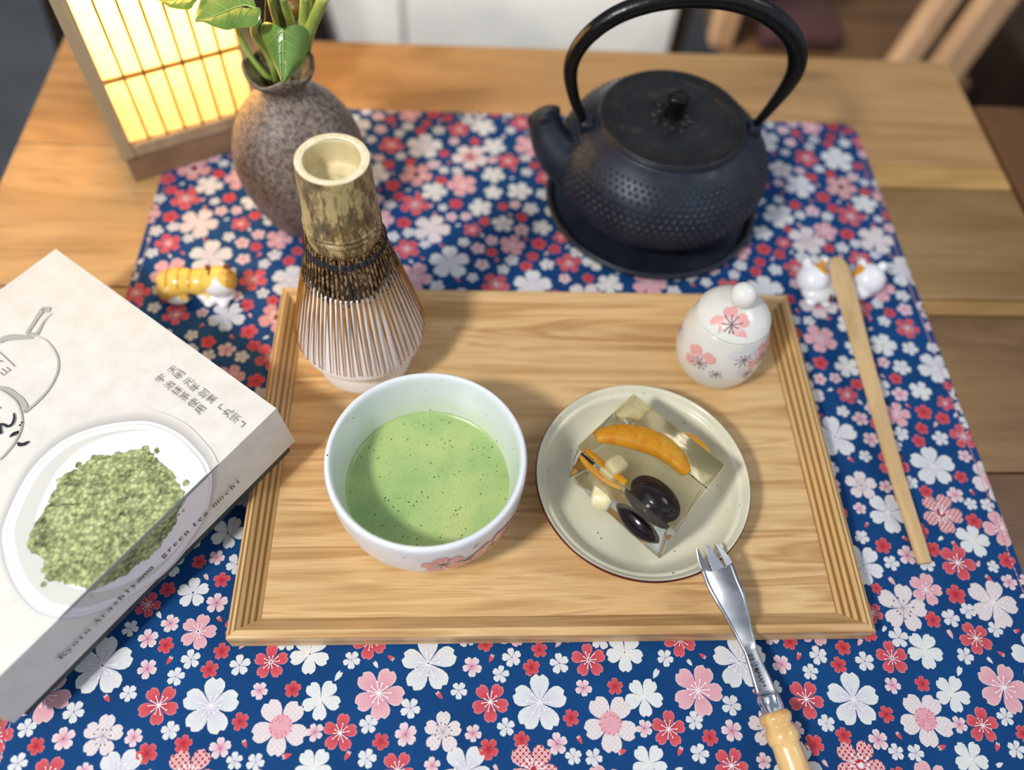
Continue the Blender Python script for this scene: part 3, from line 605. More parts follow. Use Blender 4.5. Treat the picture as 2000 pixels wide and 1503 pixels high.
# blossom painted flat on the lid
def on_lid(px, py):
    d = ray(px, py)
    for t in np.arange(.2, 1, .0003):
        q = CAM+d*t; r = math.hypot(q[0]-JX[0], q[1]-JX[1])
        if r < .023 and q[2] < float(np.interp(r, [a[0] for a in lps], [a[1] for a in lps])): return q
    return None
q0 = on_lid(1428, 636)
if q0 is not None:
    def L3(x, y, k=1):
        X, Y = q0[0]+x, q0[1]+y; r = math.hypot(X-JX[0], Y-JX[1])
        if r > .0226: X, Y = JX[0]+(X-JX[0])*.0226/r, JX[1]+(Y-JX[1])*.0226/r; r = .0226
        return (X, Y, float(np.interp(r, [a[0] for a in lps], [a[1] for a in lps]))+.00042*k)
    class Flat:
        def xy(s, th, q, x, y, k=1): return L3(x, y, k)
    paint_blossom(mb, Flat(), 0, 0, .0128, 90, jpk, jgy, ())
mb.build('lid', [jgl.m, dec.m], jar)
MB().ball((JX[0], JX[1], .0805), .0083, nu=40, nv=24).build('knob', jgl.m, jar)

# ================================================================ whisk on its stand
KX = (-.1205, .0735)
hol = thing('whisk_stand', 'white ceramic whisk stand on the tray under the bamboo whisk', 'stand', (KX[0], KX[1], TF))
ceram = Mt('matte_white_ceramic', .38, col=(.95, .945, .95))
hp = spline([(0, .0056), (.0285, .0054), (.0312, .0058), (.0322, .0085), (.0322, .0150), (.0316, .0200), (.0332, .0245), (.0372, .0290), (.0400, .0335), (.0400, .0380), (.0391, .0430), (.0370, .0520), (.0340, .0640), (.0304, .0770), (.0266, .0890), (.0256, .0930), (.0250, .0940), (.0238, .0930), (.0245, .080), (.029, .055), (.028, .030), (0, .028)], 4)
MB().revolve(hp, KX, 96, 0).build('stand_body', ceram.m, hol)
wk = thing('bamboo_whisk', 'mottled bamboo tea whisk with splayed tines standing on the white ceramic stand', 'whisk', (KX[0], KX[1], .0335))
# bamboo skin
skin = Mt('bamboo_skin', .33)
sx = skin.mapped((1, 1, .35)); n1 = skin.noise(sx, 95, 6, .65, .5); n2 = skin.noise(sx, 650, 4, .7)
c = skin.ramp(skin.math('ADD', skin.math('MULTIPLY', n1, .7), skin.math('MULTIPLY', n2, .3)), [(.36, (.20, .14, .10)), (.47, (.46, .37, .24)), (.52, (.68, .60, .41)), (.66, (.74, .68, .49))])
skin.base(c); skin.bump(n2, .1, .0003)
cut = Mt('cut_bamboo', .5); cut.base(cut.ramp(cut.noise(scale=300), [(.3, (.88, .82, .66)), (.7, (.95, .91, .78))]))
inn = Mt('bamboo_inside', .5); inn.base(inn.ramp(inn.noise(inn.mapped((1, 1, .2)), 120), [(.3, (.80, .74, .56)), (.7, (.88, .83, .68))]))
mb = MB()
mb.revolve(spline([(.0206, .1235), (.0208, .1290), (.0207, .1325), (.0214, .1338), (.0212, .1352), (.0203, .1362), (.0212, .1374), (.0212, .1388), (.0204, .1400), (.0200, .150), (.0195, .166), (.0191, .1770), (.0188, .1778)], 4), KX, 96, 0, lambda th, r, z, k: (r*(1+.012*math.cos(th-1)), z))
mb.revolve([(.0188, .1778), (.0180, .1781), (.0155, .1781), (.0147, .1778)], KX, 96, 1, lambda th, r, z, k: (r*(1+.012*math.cos(th-1)), z))
mb.revolve(spline([(.0147, .1778), (.0143, .1765), (.0146, .168), (.0140, .1625), (.008, .1612), (.004, .1622), (0, .1615)], 4), KX, 96, 2, lambda th, r, z, k: (r*(1+.02*math.cos(2*th)*(1 if r > .01 else 0)), z))
mb.build('handle', [skin.m, cut.m, inn.m], wk)
tin = Mt('bamboo_tine', .55, Specular_IOR_Level=.3)
zt = tin.n('SeparateXYZ', i0=tin.obj).outputs[2]
zz = tin.math('ADD', zt, tin.math('MULTIPLY', tin.math('SUBTRACT', tin.noise(scale=450, detail=3), .5), .022))
msk = tin.ramp(tin.math('MULTIPLY', zz, 10.0), [(.615, 0.0), (.63, 1.0)])
honey = tin.ramp(tin.noise(tin.mapped((1, 1, .1)), 260), [(.3, (.52, .33, .11)), (.6, (.68, .46, .18)), (.8, (.78, .58, .30))])
skn = tin.ramp(tin.noise(tin.mapped((1, 1, .5)), 520, 4, .7), [(.42, (.16, .09, .06)), (.50, (.36, .24, .14)), (.60, (.62, .50, .32))])
tin.base(tin.mix(msk, honey, skn))
NT = 58
for i in range(NT):
    th0 = 2*PI*i/NT+random.uniform(-.008, .008); tw = random.choice((0, 0, -.02, .03)); wf = random.choice((.6, .75, 1.0, 1.35)); lo = random.uniform(-.0012, .0012); rj = random.uniform(-.0003, .0006)
    pr = spline([(.1262, .0212, 1.0), (.118, .0225, 1.0), (.106, .0251, 1.0), (.092, .0287, 1.0), (.078, .0324, .95), (.064, .0358, .88), (.054, .0383, .8), (.047, .0398, .7), (.0425, .0408, .6), (.0405+lo, .0409, .5), (.0395+lo, .0406, .45)], 3)
    vs = []
    for k, (z, r, wq) in enumerate(pr):
        f_ = k/(len(pr)-1); th = th0+tw*f_; r += rj*f_+.0003; w_ = (.00085*(1-f_)**1.5+.00050*wf*f_)*wq; h = .00035
        c_, s_ = math.cos(th), math.sin(th)
        for a_, b_ in ((-w_, h), (w_, h), (w_, -h), (-w_, -h)): vs.append((KX[0]+(r+b_)*c_-a_*s_, KX[1]+(r+b_)*s_+a_*c_, z))
    K = len(pr); fs = [(0, 3, 2, 1)]+[(4*q+k, 4*q+(k+1) % 4, 4*q+4+(k+1) % 4, 4*q+4+k) for q in range(K-1) for k in range(4)]+[(4*K-4, 4*K-3, 4*K-2, 4*K-1)]
    MB().add(vs, fs, 0, None, False).build('tine', tin.m, wk, weld=False)
mb = MB()
for i in range(44):
    th = 2*PI*i/44; mb.tube([(KX[0]+r*math.cos(th), KX[1]+r*math.sin(th), z) for z, r in ((.128, .0175), (.112, .0185), (.098, .0200), (.090, .0195))], [.0012, .0011, .0009, .0006], 5)
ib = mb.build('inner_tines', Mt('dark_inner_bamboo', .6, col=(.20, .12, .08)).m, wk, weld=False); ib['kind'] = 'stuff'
thr = Mt('navy_thread', .6, col=(.06, .07, .12)); mb = MB()
for zc, r_, am in ((.1222, .0222, .0006), (.1210, .0225, .0007), (.1197, .0229, .0006)):
    mb.tube([(KX[0]+(r_+am*.6*math.sin(36*a)) * math.cos(a), KX[1]+(r_+am*.6*math.sin(36*a))*math.sin(a), zc+.0003*math.sin(36*a+1)) for a in [2*PI*i/288 for i in range(289)]], .00065, 6, caps=False)
mb.tube([(KX[0]+.0212*math.cos(-1.45), KX[1]+.0212*math.sin(-1.45), .122), (KX[0]+.0262*math.cos(-1.44), KX[1]+.0262*math.sin(-1.44), .108), (KX[0]+.0285*math.cos(-1.40), KX[1]+.0285*math.sin(-1.40), .098)], [.0007, .0005, .0003], 6)
mb.build('binding_thread', thr.m, wk, weld=False)

# ================================================================ kettle and its trivet
GX = (.0935, .2215)
iron = Mt('cast_iron', .42, .35, (.105, .11, .125)); iron.base(iron.ramp(iron.noise(scale=40, detail=6), [(.3, (.10, .125, .17)), (.7, (.16, .19, .245))]))
iron.rough(iron.ramp(iron.noise(scale=120), [(.3, .34), (.7, .52)])); iron.bump(iron.noise(scale=500, detail=4), .25, .0004)
irl = Mt('iron_lid', .48, .3); irl.base(irl.ramp(irl.noise(scale=60, detail=6, dist=1), [(.35, (.09, .10, .115)), (.6, (.14, .15, .16)), (.72, (.26, .20, .17))])); irl.bump(irl.noise(scale=420, detail=5), .4, .0005)
irh = Mt('iron_handle', .28, .3, (.045, .05, .06)); irh.bump(irh.noise(scale=260, detail=5), .5, .0006)
tri = thing('trivet', 'round black cast iron trivet under the kettle', 'trivet', (.0945, .2260, 0))
MB().revolve(spline([(0, .0030), (.070, .0030), (.0765, .0036), (.0790, .0085), (.0815, .0100), (.0835, .0092), (.0838, .0070), (.0800, .0012), (.076, .0002), (.06, .0010), (0, .0010)], 4), (.0945, .2260), 128, 0).build('trivet_plate', iron.m, tri)
ket = thing('cast_iron_kettle', 'black cast iron kettle with hobnail body and tall arched handle', 'kettle', (GX[0], GX[1], .003))
kp = spline([(0, .0040), (.040, .0036), (.046, .0042), (.0500, .0080), (.0560, .0150), (.0650, .0230), (.0730, .0330), (.0775, .0440), (.0783, .0520), (.0768, .0600), (.0725, .0690), (.0655, .0770), (.0585, .0825), (.0545, .0850), (.0530, .0862), (.0528, .0880), (.0515, .0890), (.0500, .0870)], 5)
mb = MB(); mb.revolve(kp, GX, 128, 0)
SK = Turned(kp, GX, 0.0)
q = SK.s_of_z(.0200) if False else float(np.interp(.020, [z for r, z in kp], SK.L)); qe = float(np.interp(.0800, [z for r, z in kp][:-10], SK.L[:-10])); row = 0
while q < qe:
    r, z = SK.rz(q); nb = 84; sp_ = 2*PI*r/nb; R_ = sp_*.34
    for i in range(nb):
        th = 2*PI*(i+.5*(row % 2))/nb
        vs = [SK.xy(th, q, 0, 0)]; base_ = []
        r0 = SK.rz(q)[0]; S2 = Turned.__new__(Turned); 
        n1_ = Vector(SK.pt(th, q)); r2, z2 = SK.rz(q+3e-4); r1, z1 = SK.rz(q-3e-4); nn = Vector(((z2-z1)*math.cos(th), (z2-z1)*math.sin(th), -(r2-r1))).normalized()
        vs = [n1_+nn*R_*.55]
        for rr_, hh in ((.55, .42), (1.0, -.08)):
            for k in range(6):
                a = 2*PI*k/6; vs.append(Vector(SK.pt(th+rr_*R_*math.cos(a)/r0, q+rr_*R_*math.sin(a)))+nn*R_*hh)
        mb.add(vs, [(0, 1+k, 1+(k+1) % 6) for k in range(6)]+[(1+k, 7+k, 7+(k+1) % 6, 1+(k+1) % 6) for k in range(6)], 0)
    q += sp_*.80; row += 1
mb.build('kettle_body', iron.m, ket, weld=False)
# spout
sm = Vector((.0030, .2300, .0795)); dv = Vector((-.40, .15, .90)).normalized()
sp0 = spline([(.0420, .2150, .045), (.0260, .2170, .050), (.0130, .2210, .0590), (.0060, .2260, .0700), tuple(sm)], 5)
rr0 = list(np.interp(np.linspace(0, 1, len(sp0)), [0, .3, .6, .85, 1], [.024, .0195, .0150, .0122, .0118]))
pts = [Vector(p_) for p_ in sp0]+[sm+dv*.0012, sm+dv*.0016, sm+dv*.0002, sm-dv*.006, sm-dv*.012]
MB().tube(pts, rr0+[.0128, .0118, .0078, .0072, .0068], 36).build('spout', iron.m, ket)
mb = MB()
mb.revolve(spline([(0, .0868), (.030, .0870), (.048, .0872), (.0515, .0878), (.0524, .0890), (.0518, .0903), (.0500, .0908), (.0440, .0912), (.0392, .0914), (.0385, .0907), (.0375, .0906), (.030, .0908), (.0200, .0908), (0, .0908)], 4), GX, 128, 0)
for r_, nb, sz in ((.0492, 100, .0008), (.0468, 100, .0009), (.0444, 100, .0009), (.0420, 100, .0008)):
    for i in range(nb):
        a = 2*PI*(i+.5*(int(r_*1e4/24) % 2))/nb; mb.ball((GX[0]+r_*math.cos(a), GX[1]+r_*math.sin(a), .0912), (sz*1.2, sz*1.2, sz), nu=6, nv=4)
for i in range(14):
    a = 2*PI*i/14; d_ = .0125+.003*(i % 3); mb.ball((GX[0]+d_*math.cos(a)*.8, GX[1]+d_*math.sin(a)*.8, .0912), (.0042, .0028, .0016), nu=10, nv=6, rot=Matrix.Rotation(a, 3, 'Z'))
mb.build('lid', irl.m, ket, weld=False)
MB().revolve([(.0075, .0905), (.0068, .0925), (.0062, .0960), (.0070, .1020), (.0076, .1060), (.0074, .1078), (.0060, .1088), (.0050, .1082), (0, .1080)], GX, 10, 0, lambda th, r, z, k: (r*(1+.07*math.cos(5*th)), z)).build('lid_knob', irh.m, ket, bevel=.0004)
MB().ball((.0620, .2300, .0908), (.0018, .0018, .0005), nu=12, nv=6).build('steam_hole', Mt('hole_dark', .9, col=(.01, .01, .01)).m, ket)
hpth = [(31, 80, 3.0), (27.5, 90, 3.4), (22, 101, 3.8), (16.5, 120, 4.6), (17, 136, 5.2), (25, 152, 5.6), (40, 166, 5.8), (60, 175, 5.9), (81, 179, 6.2), (107, 179, 6.5), (131, 172.5, 6.7), (151, 160, 6.7), (162, 147, 6.6), (167, 133, 6.2), (166, 119, 5.3), (161, 102, 4.0), (155, 86, 3.0)]
hs = spline([(x/1e3, .2215, z/1e3, r/1e3) for x, z, r in hpth], 5)
MB().tube([q[:3] for q in hs], [q[3] for q in hs], 20, up=(0, 1, 0)).build('handle', irh.m, ket)
for x, s_ in ((.0330, -1), (.1540, 1)):
    mb = MB(); mb.box((x-.0050, .2150, .0740), (x+.0050, .2280, .0865)); mb.build('handle_lug', iron.m, ket, bevel=.003, seg=3)

# ================================================================ vase with cuttings
VX = (-.1725, .2110)
clay = Mt('stoneware', .52)
n1 = clay.noise(scale=18, detail=4, dist=.6); n2 = clay.noise(scale=330, detail=5, rough=.7)
c = clay.ramp(n1, [(.3, (.42, .31, .26)), (.5, (.54, .48, .44)), (.68, (.48, .43, .37)), (.8, (.40, .42, .29))])
c = clay.mix(1.0, c, clay.ramp(n2, [(.40, .30), (.60, 1.1)]), 'MULTIPLY'); clay.base(c); clay.bump(n2, .35, .0006)
vin = Mt('vase_inside', .6); vin.base(vin.ramp(vin.noise(scale=60, detail=5), [(.35, (.22, .17, .13)), (.65, (.58, .53, .42))]))
vase = thing('ceramic_vase', 'speckled brown stoneware vase with wavy lip holding green cuttings', 'vase', (VX[0], VX[1], 0))
def dent(th, r, z, k):
    f_ = 1+.03*math.cos(th+.5)*math.sin(z*30)+.02*math.cos(2*th-.8)
    lip = max(0, (z-.118)/.012)
    return r*f_*(1+.05*lip*math.cos(3*th+1)), z+.0022*lip*math.sin(4*th+.4)+.0015*lip*math.cos(2*th)
mb = MB()
vpr = [(0, .0006), (.026, .0004), (.0295, .0020), (.0335, .0100), (.0385, .0230), (.0425, .0370), (.0450, .0510), (.0452, .0600), (.0430, .0720), (.0385, .0840), (.0320, .0950), (.0230, .1045), (.0165, .1095), (.0145, .1130), (.0150, .1170), (.0185, .1220), (.0216, .1268), (.0222, .1298), (.0214, .1310)]
mb.revolve(spline(vpr, 4), VX, 112, 0, dent)
mb.revolve(spline([(.0214, .1310), (.0200, .1302), (.0175, .1258), (.0130, .1200), (.0110, .1150), (.0120, .108), (.026, .094), (.03, .06), (0, .05)], 4), VX, 112, 1, dent)
mb.build('vase_body', [clay.m, vin.m], vase)
lf = Mt('leaf', .28, Coat_Weight=.25)
ln = lf.noise(scale=55, detail=5); lf.base(lf.mix(1.0, lf.ramp(ln, [(.3, (.32, .46, .17)), (.7, (.46, .60, .28))]), lf.attr(), 'MULTIPLY')); lf.bump(lf.noise(scale=240), .15, .0004)
lf.b.inputs['Transmission Weight'].default_value = 0
stem = Mt('stem_green', .4); stem.base(stem.ramp(stem.noise(scale=60), [(.3, (.52, .62, .26)), (.7, (.70, .78, .42))]))
stdk = Mt('stem_dark', .5, col=(.26, .30, .14)); vein = lin((.98, 1.0, .9)); g1 = (1, 1, .98, 1); g2 = lin((1.0, 1.0, .95))
def CL(x, y, d): return atd(380+x/5.009, y/5.009, d)
def leaf(name, out, mid, depth, parent, cols=((.98, 1, .95, 1), (1, 1, 1, 1)), bulge=.006, vc=(1.45, 1.28, 1.5, 1)):
    """out: outline px; mid: midrib px from the notch to the tip; depth(x,y) along the line of sight"""
    O_ = [np.array(q, float) for q in spline([tuple(q) for q in out]+[tuple(out[0])], 3)][:-1]; M_ = [np.array(q, float) for q in spline(mid, 5)]
    mb = MB(); n = len(O_); rings = 6; vs = []; cs = []
    def nearest(q): 
        d_ = [np.hypot(*(q-m)) for m in M_]; return M_[int(np.argmin(d_))]
    base_ = [nearest(q) for q in O_]
    for k in range(rings+1):
        t = k/rings
        for q, b in zip(O_, base_):
            p_ = b+(q-b)*t; vs.append(CL(p_[0], p_[1], depth(p_[0], p_[1])-bulge*(math.sin(PI*min(1, t*1.0))*.35-.25*t*t)))
            cs.append(cols[0] if t < .5 else cols[1])
    fs = [(k*n+i, k*n+(i+1) % n, (k+1)*n+(i+1) % n, (k+1)*n+i) for k in range(rings) for i in range(n)]
    mb.add(vs, fs, 0, cs)
    back = [Vector(v)+Vector(FW)*.0004 for v in vs]; mb.add(back, [f_[::-1] for f_ in fs], 0, cs)
    mb.add([vs[-n+i] for i in range(n)]+[back[-n+i] for i in range(n)], [(i, (i+1) % n, n+(i+1) % n, n+i) for i in range(n)], 0, vc)
    o = mb.build(name, [lf.m], parent, weld=False)
    rb = MB(); rb.tube([CL(m[0], m[1], depth(m[0], m[1])-.0004) for m in M_], [.00045*(1-.7*i/len(M_)) for i in range(len(M_))], 6, m=0)
    for f_ in (.12, .3, .5, .7):
        i0 = int(f_*(len(M_)-1)); a = M_[i0]; dr = M_[min(i0+2, len(M_)-1)]-M_[max(i0-2, 0)]; dr /= np.hypot(*dr)+1e-6
        for s_ in (-1, 1):
            nrm = np.array([-dr[1], dr[0]])*s_; e_ = min((q for q in O_), key=lambda q: np.hypot(*(q-(a+nrm*170+dr*150)))); e_ = a+(e_-a)*.8; mq = (a+e_)/2+dr*-12
            sp_ = spline([tuple(a), tuple(mq), tuple(e_)], 3); rb.tube([CL(x, y, depth(x, y)-bulge*.30*math.sin(PI*min(1, i/len(sp_)))-.0003) for i, (x, y) in enumerate(sp_)], [.00022*(1-.5*i/len(sp_)) for i in range(len(sp_))], 4)
    rb.build('leaf_vein', Mt('vein', .5, col=(.66, .76, .42)).m, o, weld=False)
    return o
pl = thing('leafy_cuttings', 'green heart-leaved cuttings standing in the brown vase', 'plant', (VX[0], VX[1], .115))
d0 = .500
leaf('leaf', [(862, 275), (800, 240), (720, 212), (660, 232), (636, 300), (668, 380), (700, 460), (750, 570), (800, 680), (862, 822), (915, 770), (960, 735), (1020, 660), (1075, 590), (1105, 480), (1127, 340), (1095, 280), (1040, 250), (960, 244), (900, 262)],
     [(864, 280), (868, 420), (866, 600), (862, 810)], lambda x, y: d0-.030-.00002*(820-y)+.00003*abs(x-866), pl)
leaf('leaf', [(640, 75), (600, 60), (560, -40), (440, -130), (250, -170), (110, -100), (50, 20), (0, 205), (80, 212), (180, 255), (310, 292), (400, 272), (560, 264), (620, 225), (652, 130)],
     [(600, 85), (500, 50), (390, 75), (240, 135), (120, 175), (5, 205)], lambda x, y: d0-.05+.00004*(600-x), pl, bulge=.002)
leaf('leaf', [(-10, 40), (40, -30), (60, -160), (-100, -260), (-300, -220), (-420, -80), (-400, -10), (-320, 20), (-250, 70), (-130, 90), (-40, 85)],
     [(30, -40), (-120, -20), (-260, 0), (-395, -20)], lambda x, y: d0-.035+.00005*(100-x), pl, cols=((1.5, 1.25, .9, 1), (1.4, 1.2, .9, 1)), bulge=.002)
def stemline(name, pts, r, mat, d):
    P_ = spline([(x, y, dd) for (x, y), dd in zip(pts, d)], 5); n = len(P_)
    return MB().tube([CL(x, y, dd) for x, y, dd in P_], [r*(1-.15*i/n) for i in range(n)], 10).build(name, mat.m, pl)
stemline('stem', [(770, 800), (720, 760), (620, 650), (520, 510), (430, 300), (410, 120)], .0022, stem, [.528, .520, .515, .510, .500, .49])
stemline('stem', [(800, 790), (770, 660), (700, 500), (610, 380), (580, 300), (590, 240), (620, 200)], .0026, stem, [.525, .512, .500, .485, .475, .465, .455])
stemline('stem', [(830, 420), (810, 230), (770, 80), (740, -40)], .0026, stem, [.515, .49, .475, .46])
stemline('stem', [(860, 420), (865, 240), (845, 90), (828, -40)], .0019, stdk, [.515, .49, .475, .46])
stemline('stem', [(960, 420), (940, 240), (900, 100), (860, -40)], .0030, stem, [.515, .49, .475, .46])
stemline('stem', [(1040, 560), (1060, 300), (1075, 120), (1085, -50)], .0036, stem, [.52, .495, .48, .465])
stemline('stem', [(1075, 520), (1120, 320), (1180, 170), (1270, -40)], .0038, stem, [.52, .49, .475, .455])
stemline('stem', [(1050, 560), (1110, 220), (1150, 60), (1165, -50)], .0028, stem, [.525, .505, .49, .475])
stemline('twig', [(690, 360), (700, 180), (705, 60), (705, -40)], .0010, stdk, [.51, .49, .48, .47])
stemline('twig', [(880, 250), (920, 225), (980, 190), (1030, 155)], .0009, stdk, [.49, .492, .494, .496])
stemline('twig', [(650, 570), (700, 600), (740, 625)], .0006, stdk, [.507, .51, .513]); stemline('twig', [(635, 740), (690, 775), (760, 800)], .0007, stdk, [.505, .512, .52])
mb = MB(); mb.ball(CL(985, 85, .505), .0052, nu=16, nv=10); mb.build('seed_pod', Mt('pod', .4, col=(.42, .33, .12)).m, pl)
pb = Mt('pebble', .5, col=(.60, .42, .16))
for x, y in ((795, 770), (905, 775)): MB().ball(CL(x, y, .528), (.0035, .003, .002), nu=12, nv=8).build('root_ball', pb.m, pl)

# ================================================================ paper lantern
LA = Vector((-.311, .238, 0)); LD = Vector((.887, .461, 0)).normalized(); LN = Vector((-.461, .887, 0)).normalized()
def lp_(s_, t_, z): return LA+LD*s_+LN*t_+Vector((0, 0, z))
lw = wood('lantern_wood', [(.3, (.62, .55, .43)), (.7, (.74, .67, .54))], 'Z', 40, 14, .5, 1.0, fibre=.2)
lwb = wood('lantern_base_wood', [(.3, (.50, .40, .30)), (.7, (.60, .49, .38))], 'X', 40, 14, .5, 1.0, fibre=.2)
kum = Mt('lattice_strip', .6, col=(.50, .38, .20))
lan = thing('paper_lantern', 'lit wooden paper lantern with lattice front standing behind the vase', 'lantern', tuple(LA))
def lbox(s0, s1, t0, t1, z0, z1): return MB().hexa([lp_(s0, t0, z0), lp_(s1, t0, z0), lp_(s1, t1, z0), lp_(s0, t1, z0)], [lp_(s0, t0, z1), lp_(s1, t0, z1), lp_(s1, t1, z1), lp_(s0, t1, z1)])
LW, LDp, LH = .112, .112, .255
Z0 = TZ
lbox(0, LW, 0, LDp, Z0, .0225).build('base', lwb.m, lan, bevel=.001)
for s0, t0 in ((-.002, -.002), (LW-.008, -.002), (-.002, LDp-.008), (LW-.008, LDp-.008)): lbox(s0, s0+.010, t0, t0+.010, .0225, LH).build('corner_post', lw.m, lan, bevel=.0008)
for (a, b, c_, d_) in ((.008, LW-.008, -.001, .007), (.008, LW-.008, LDp-.007, LDp+.001), (-.001, .007, .008, LDp-.008), (LW-.007, LW+.001, .008, LDp-.008)):
    lbox(a, b, c_, d_, .0225, .0325).build('bottom_rail', lw.m, lan, bevel=.0005); lbox(a, b, c_, d_, LH-.012, LH).build('top_rail', lw.m, lan, bevel=.0005)
paper = Mt('lantern_paper', .9); out = paper.t.nodes['Material Output']
tr_ = paper.n('BsdfTranslucent'); df = paper.n('BsdfDiffuse'); mx_ = paper.n('MixShader'); mx_.inputs[0].default_value = .72
pc_ = paper.ramp(paper.noise(scale=200, detail=5), [(.3, (.97, .91, .76)), (.7, (1.0, .95, .83))])
paper.t.links.new(pc_, tr_.inputs[0]); paper.t.links.new(pc_, df.inputs[0]); paper.t.links.new(df.outputs[0], mx_.inputs[1]); paper.t.links.new(tr_.outputs[0], mx_.inputs[2]); paper.t.links.new(mx_.outputs[0], out.inputs[0])
for (a, b, c_, d_) in ((.008, LW-.008, .0045, .0050), (.008, LW-.008, LDp-.0050, LDp-.0045), (.0045, .0050, .008, LDp-.008), (LW-.0050, LW-.0045, .008, LDp-.008)):
    pp_ = lbox(a, b, c_, d_, .032, LH-.012).build('paper_panel', paper.m, lan)
for i in range(1, 7):
    s_ = .008+(LW-.016)*i/7; lbox(s_-.0009, s_+.0009, .0010, .0042, .0325, LH-.012).build('lattice_bar', kum.m, lan)
for z in (.0865, .196): lbox(.008, LW-.008, .0006, .0040, z-.0009, z+.0009).build('lattice_bar', kum.m, lan)
bul = Mt('bulb_glass', .4, col=(1, .9, .7)); bul.b.inputs['Emission Color'].default_value = (1, .72, .36, 1); bul.b.inputs['Emission Strength'].default_value = 6
bc = lp_(LW/2, LDp/2, .165); MB().ball(bc, (.016, .016, .022), nu=24, nv=14).build('bulb', bul.m, lan)
MB().tube([lp_(LW/2, LDp/2, .0225), lp_(LW/2, LDp/2, .143)], .007, 16).build('bulb_holder', lw.m, lan)
for i, (dx, dz, e_) in enumerate(((0, .035, 1.0),)):
    pl_ = bpy.data.lights.new('lantern_bulb_light', 'POINT'); pl_.energy = 7.0; pl_.color = (1.0, .77, .46); pl_.shadow_soft_size = .02
    po = bpy.data.objects.new('lantern_bulb_light', pl_); scene.collection.objects.link(po); po.location = bc+LN*-.026+Vector((0, 0, .012))

# ================================================================ box of sweets
KB, KU, KV, KW = Vector([-0.15744, -0.00818, 0.07055]), Vector([-0.78415, 0.61804, -0.05601]), Vector([-0.61646, -0.78614, -0.04426]), Vector([-0.07139, -0.00018, 0.99745])
import mathutils
LA_, LB_, HL, GB, TP, IN_ = [0.19965, 0.19453, 0.03876, 0.01176, 0.00063, 0.00317]
GB = .0117
def bxp(a, b, c): return KB+KV*a+KU*b-KW*c            # a along the fold, b across the top, c down
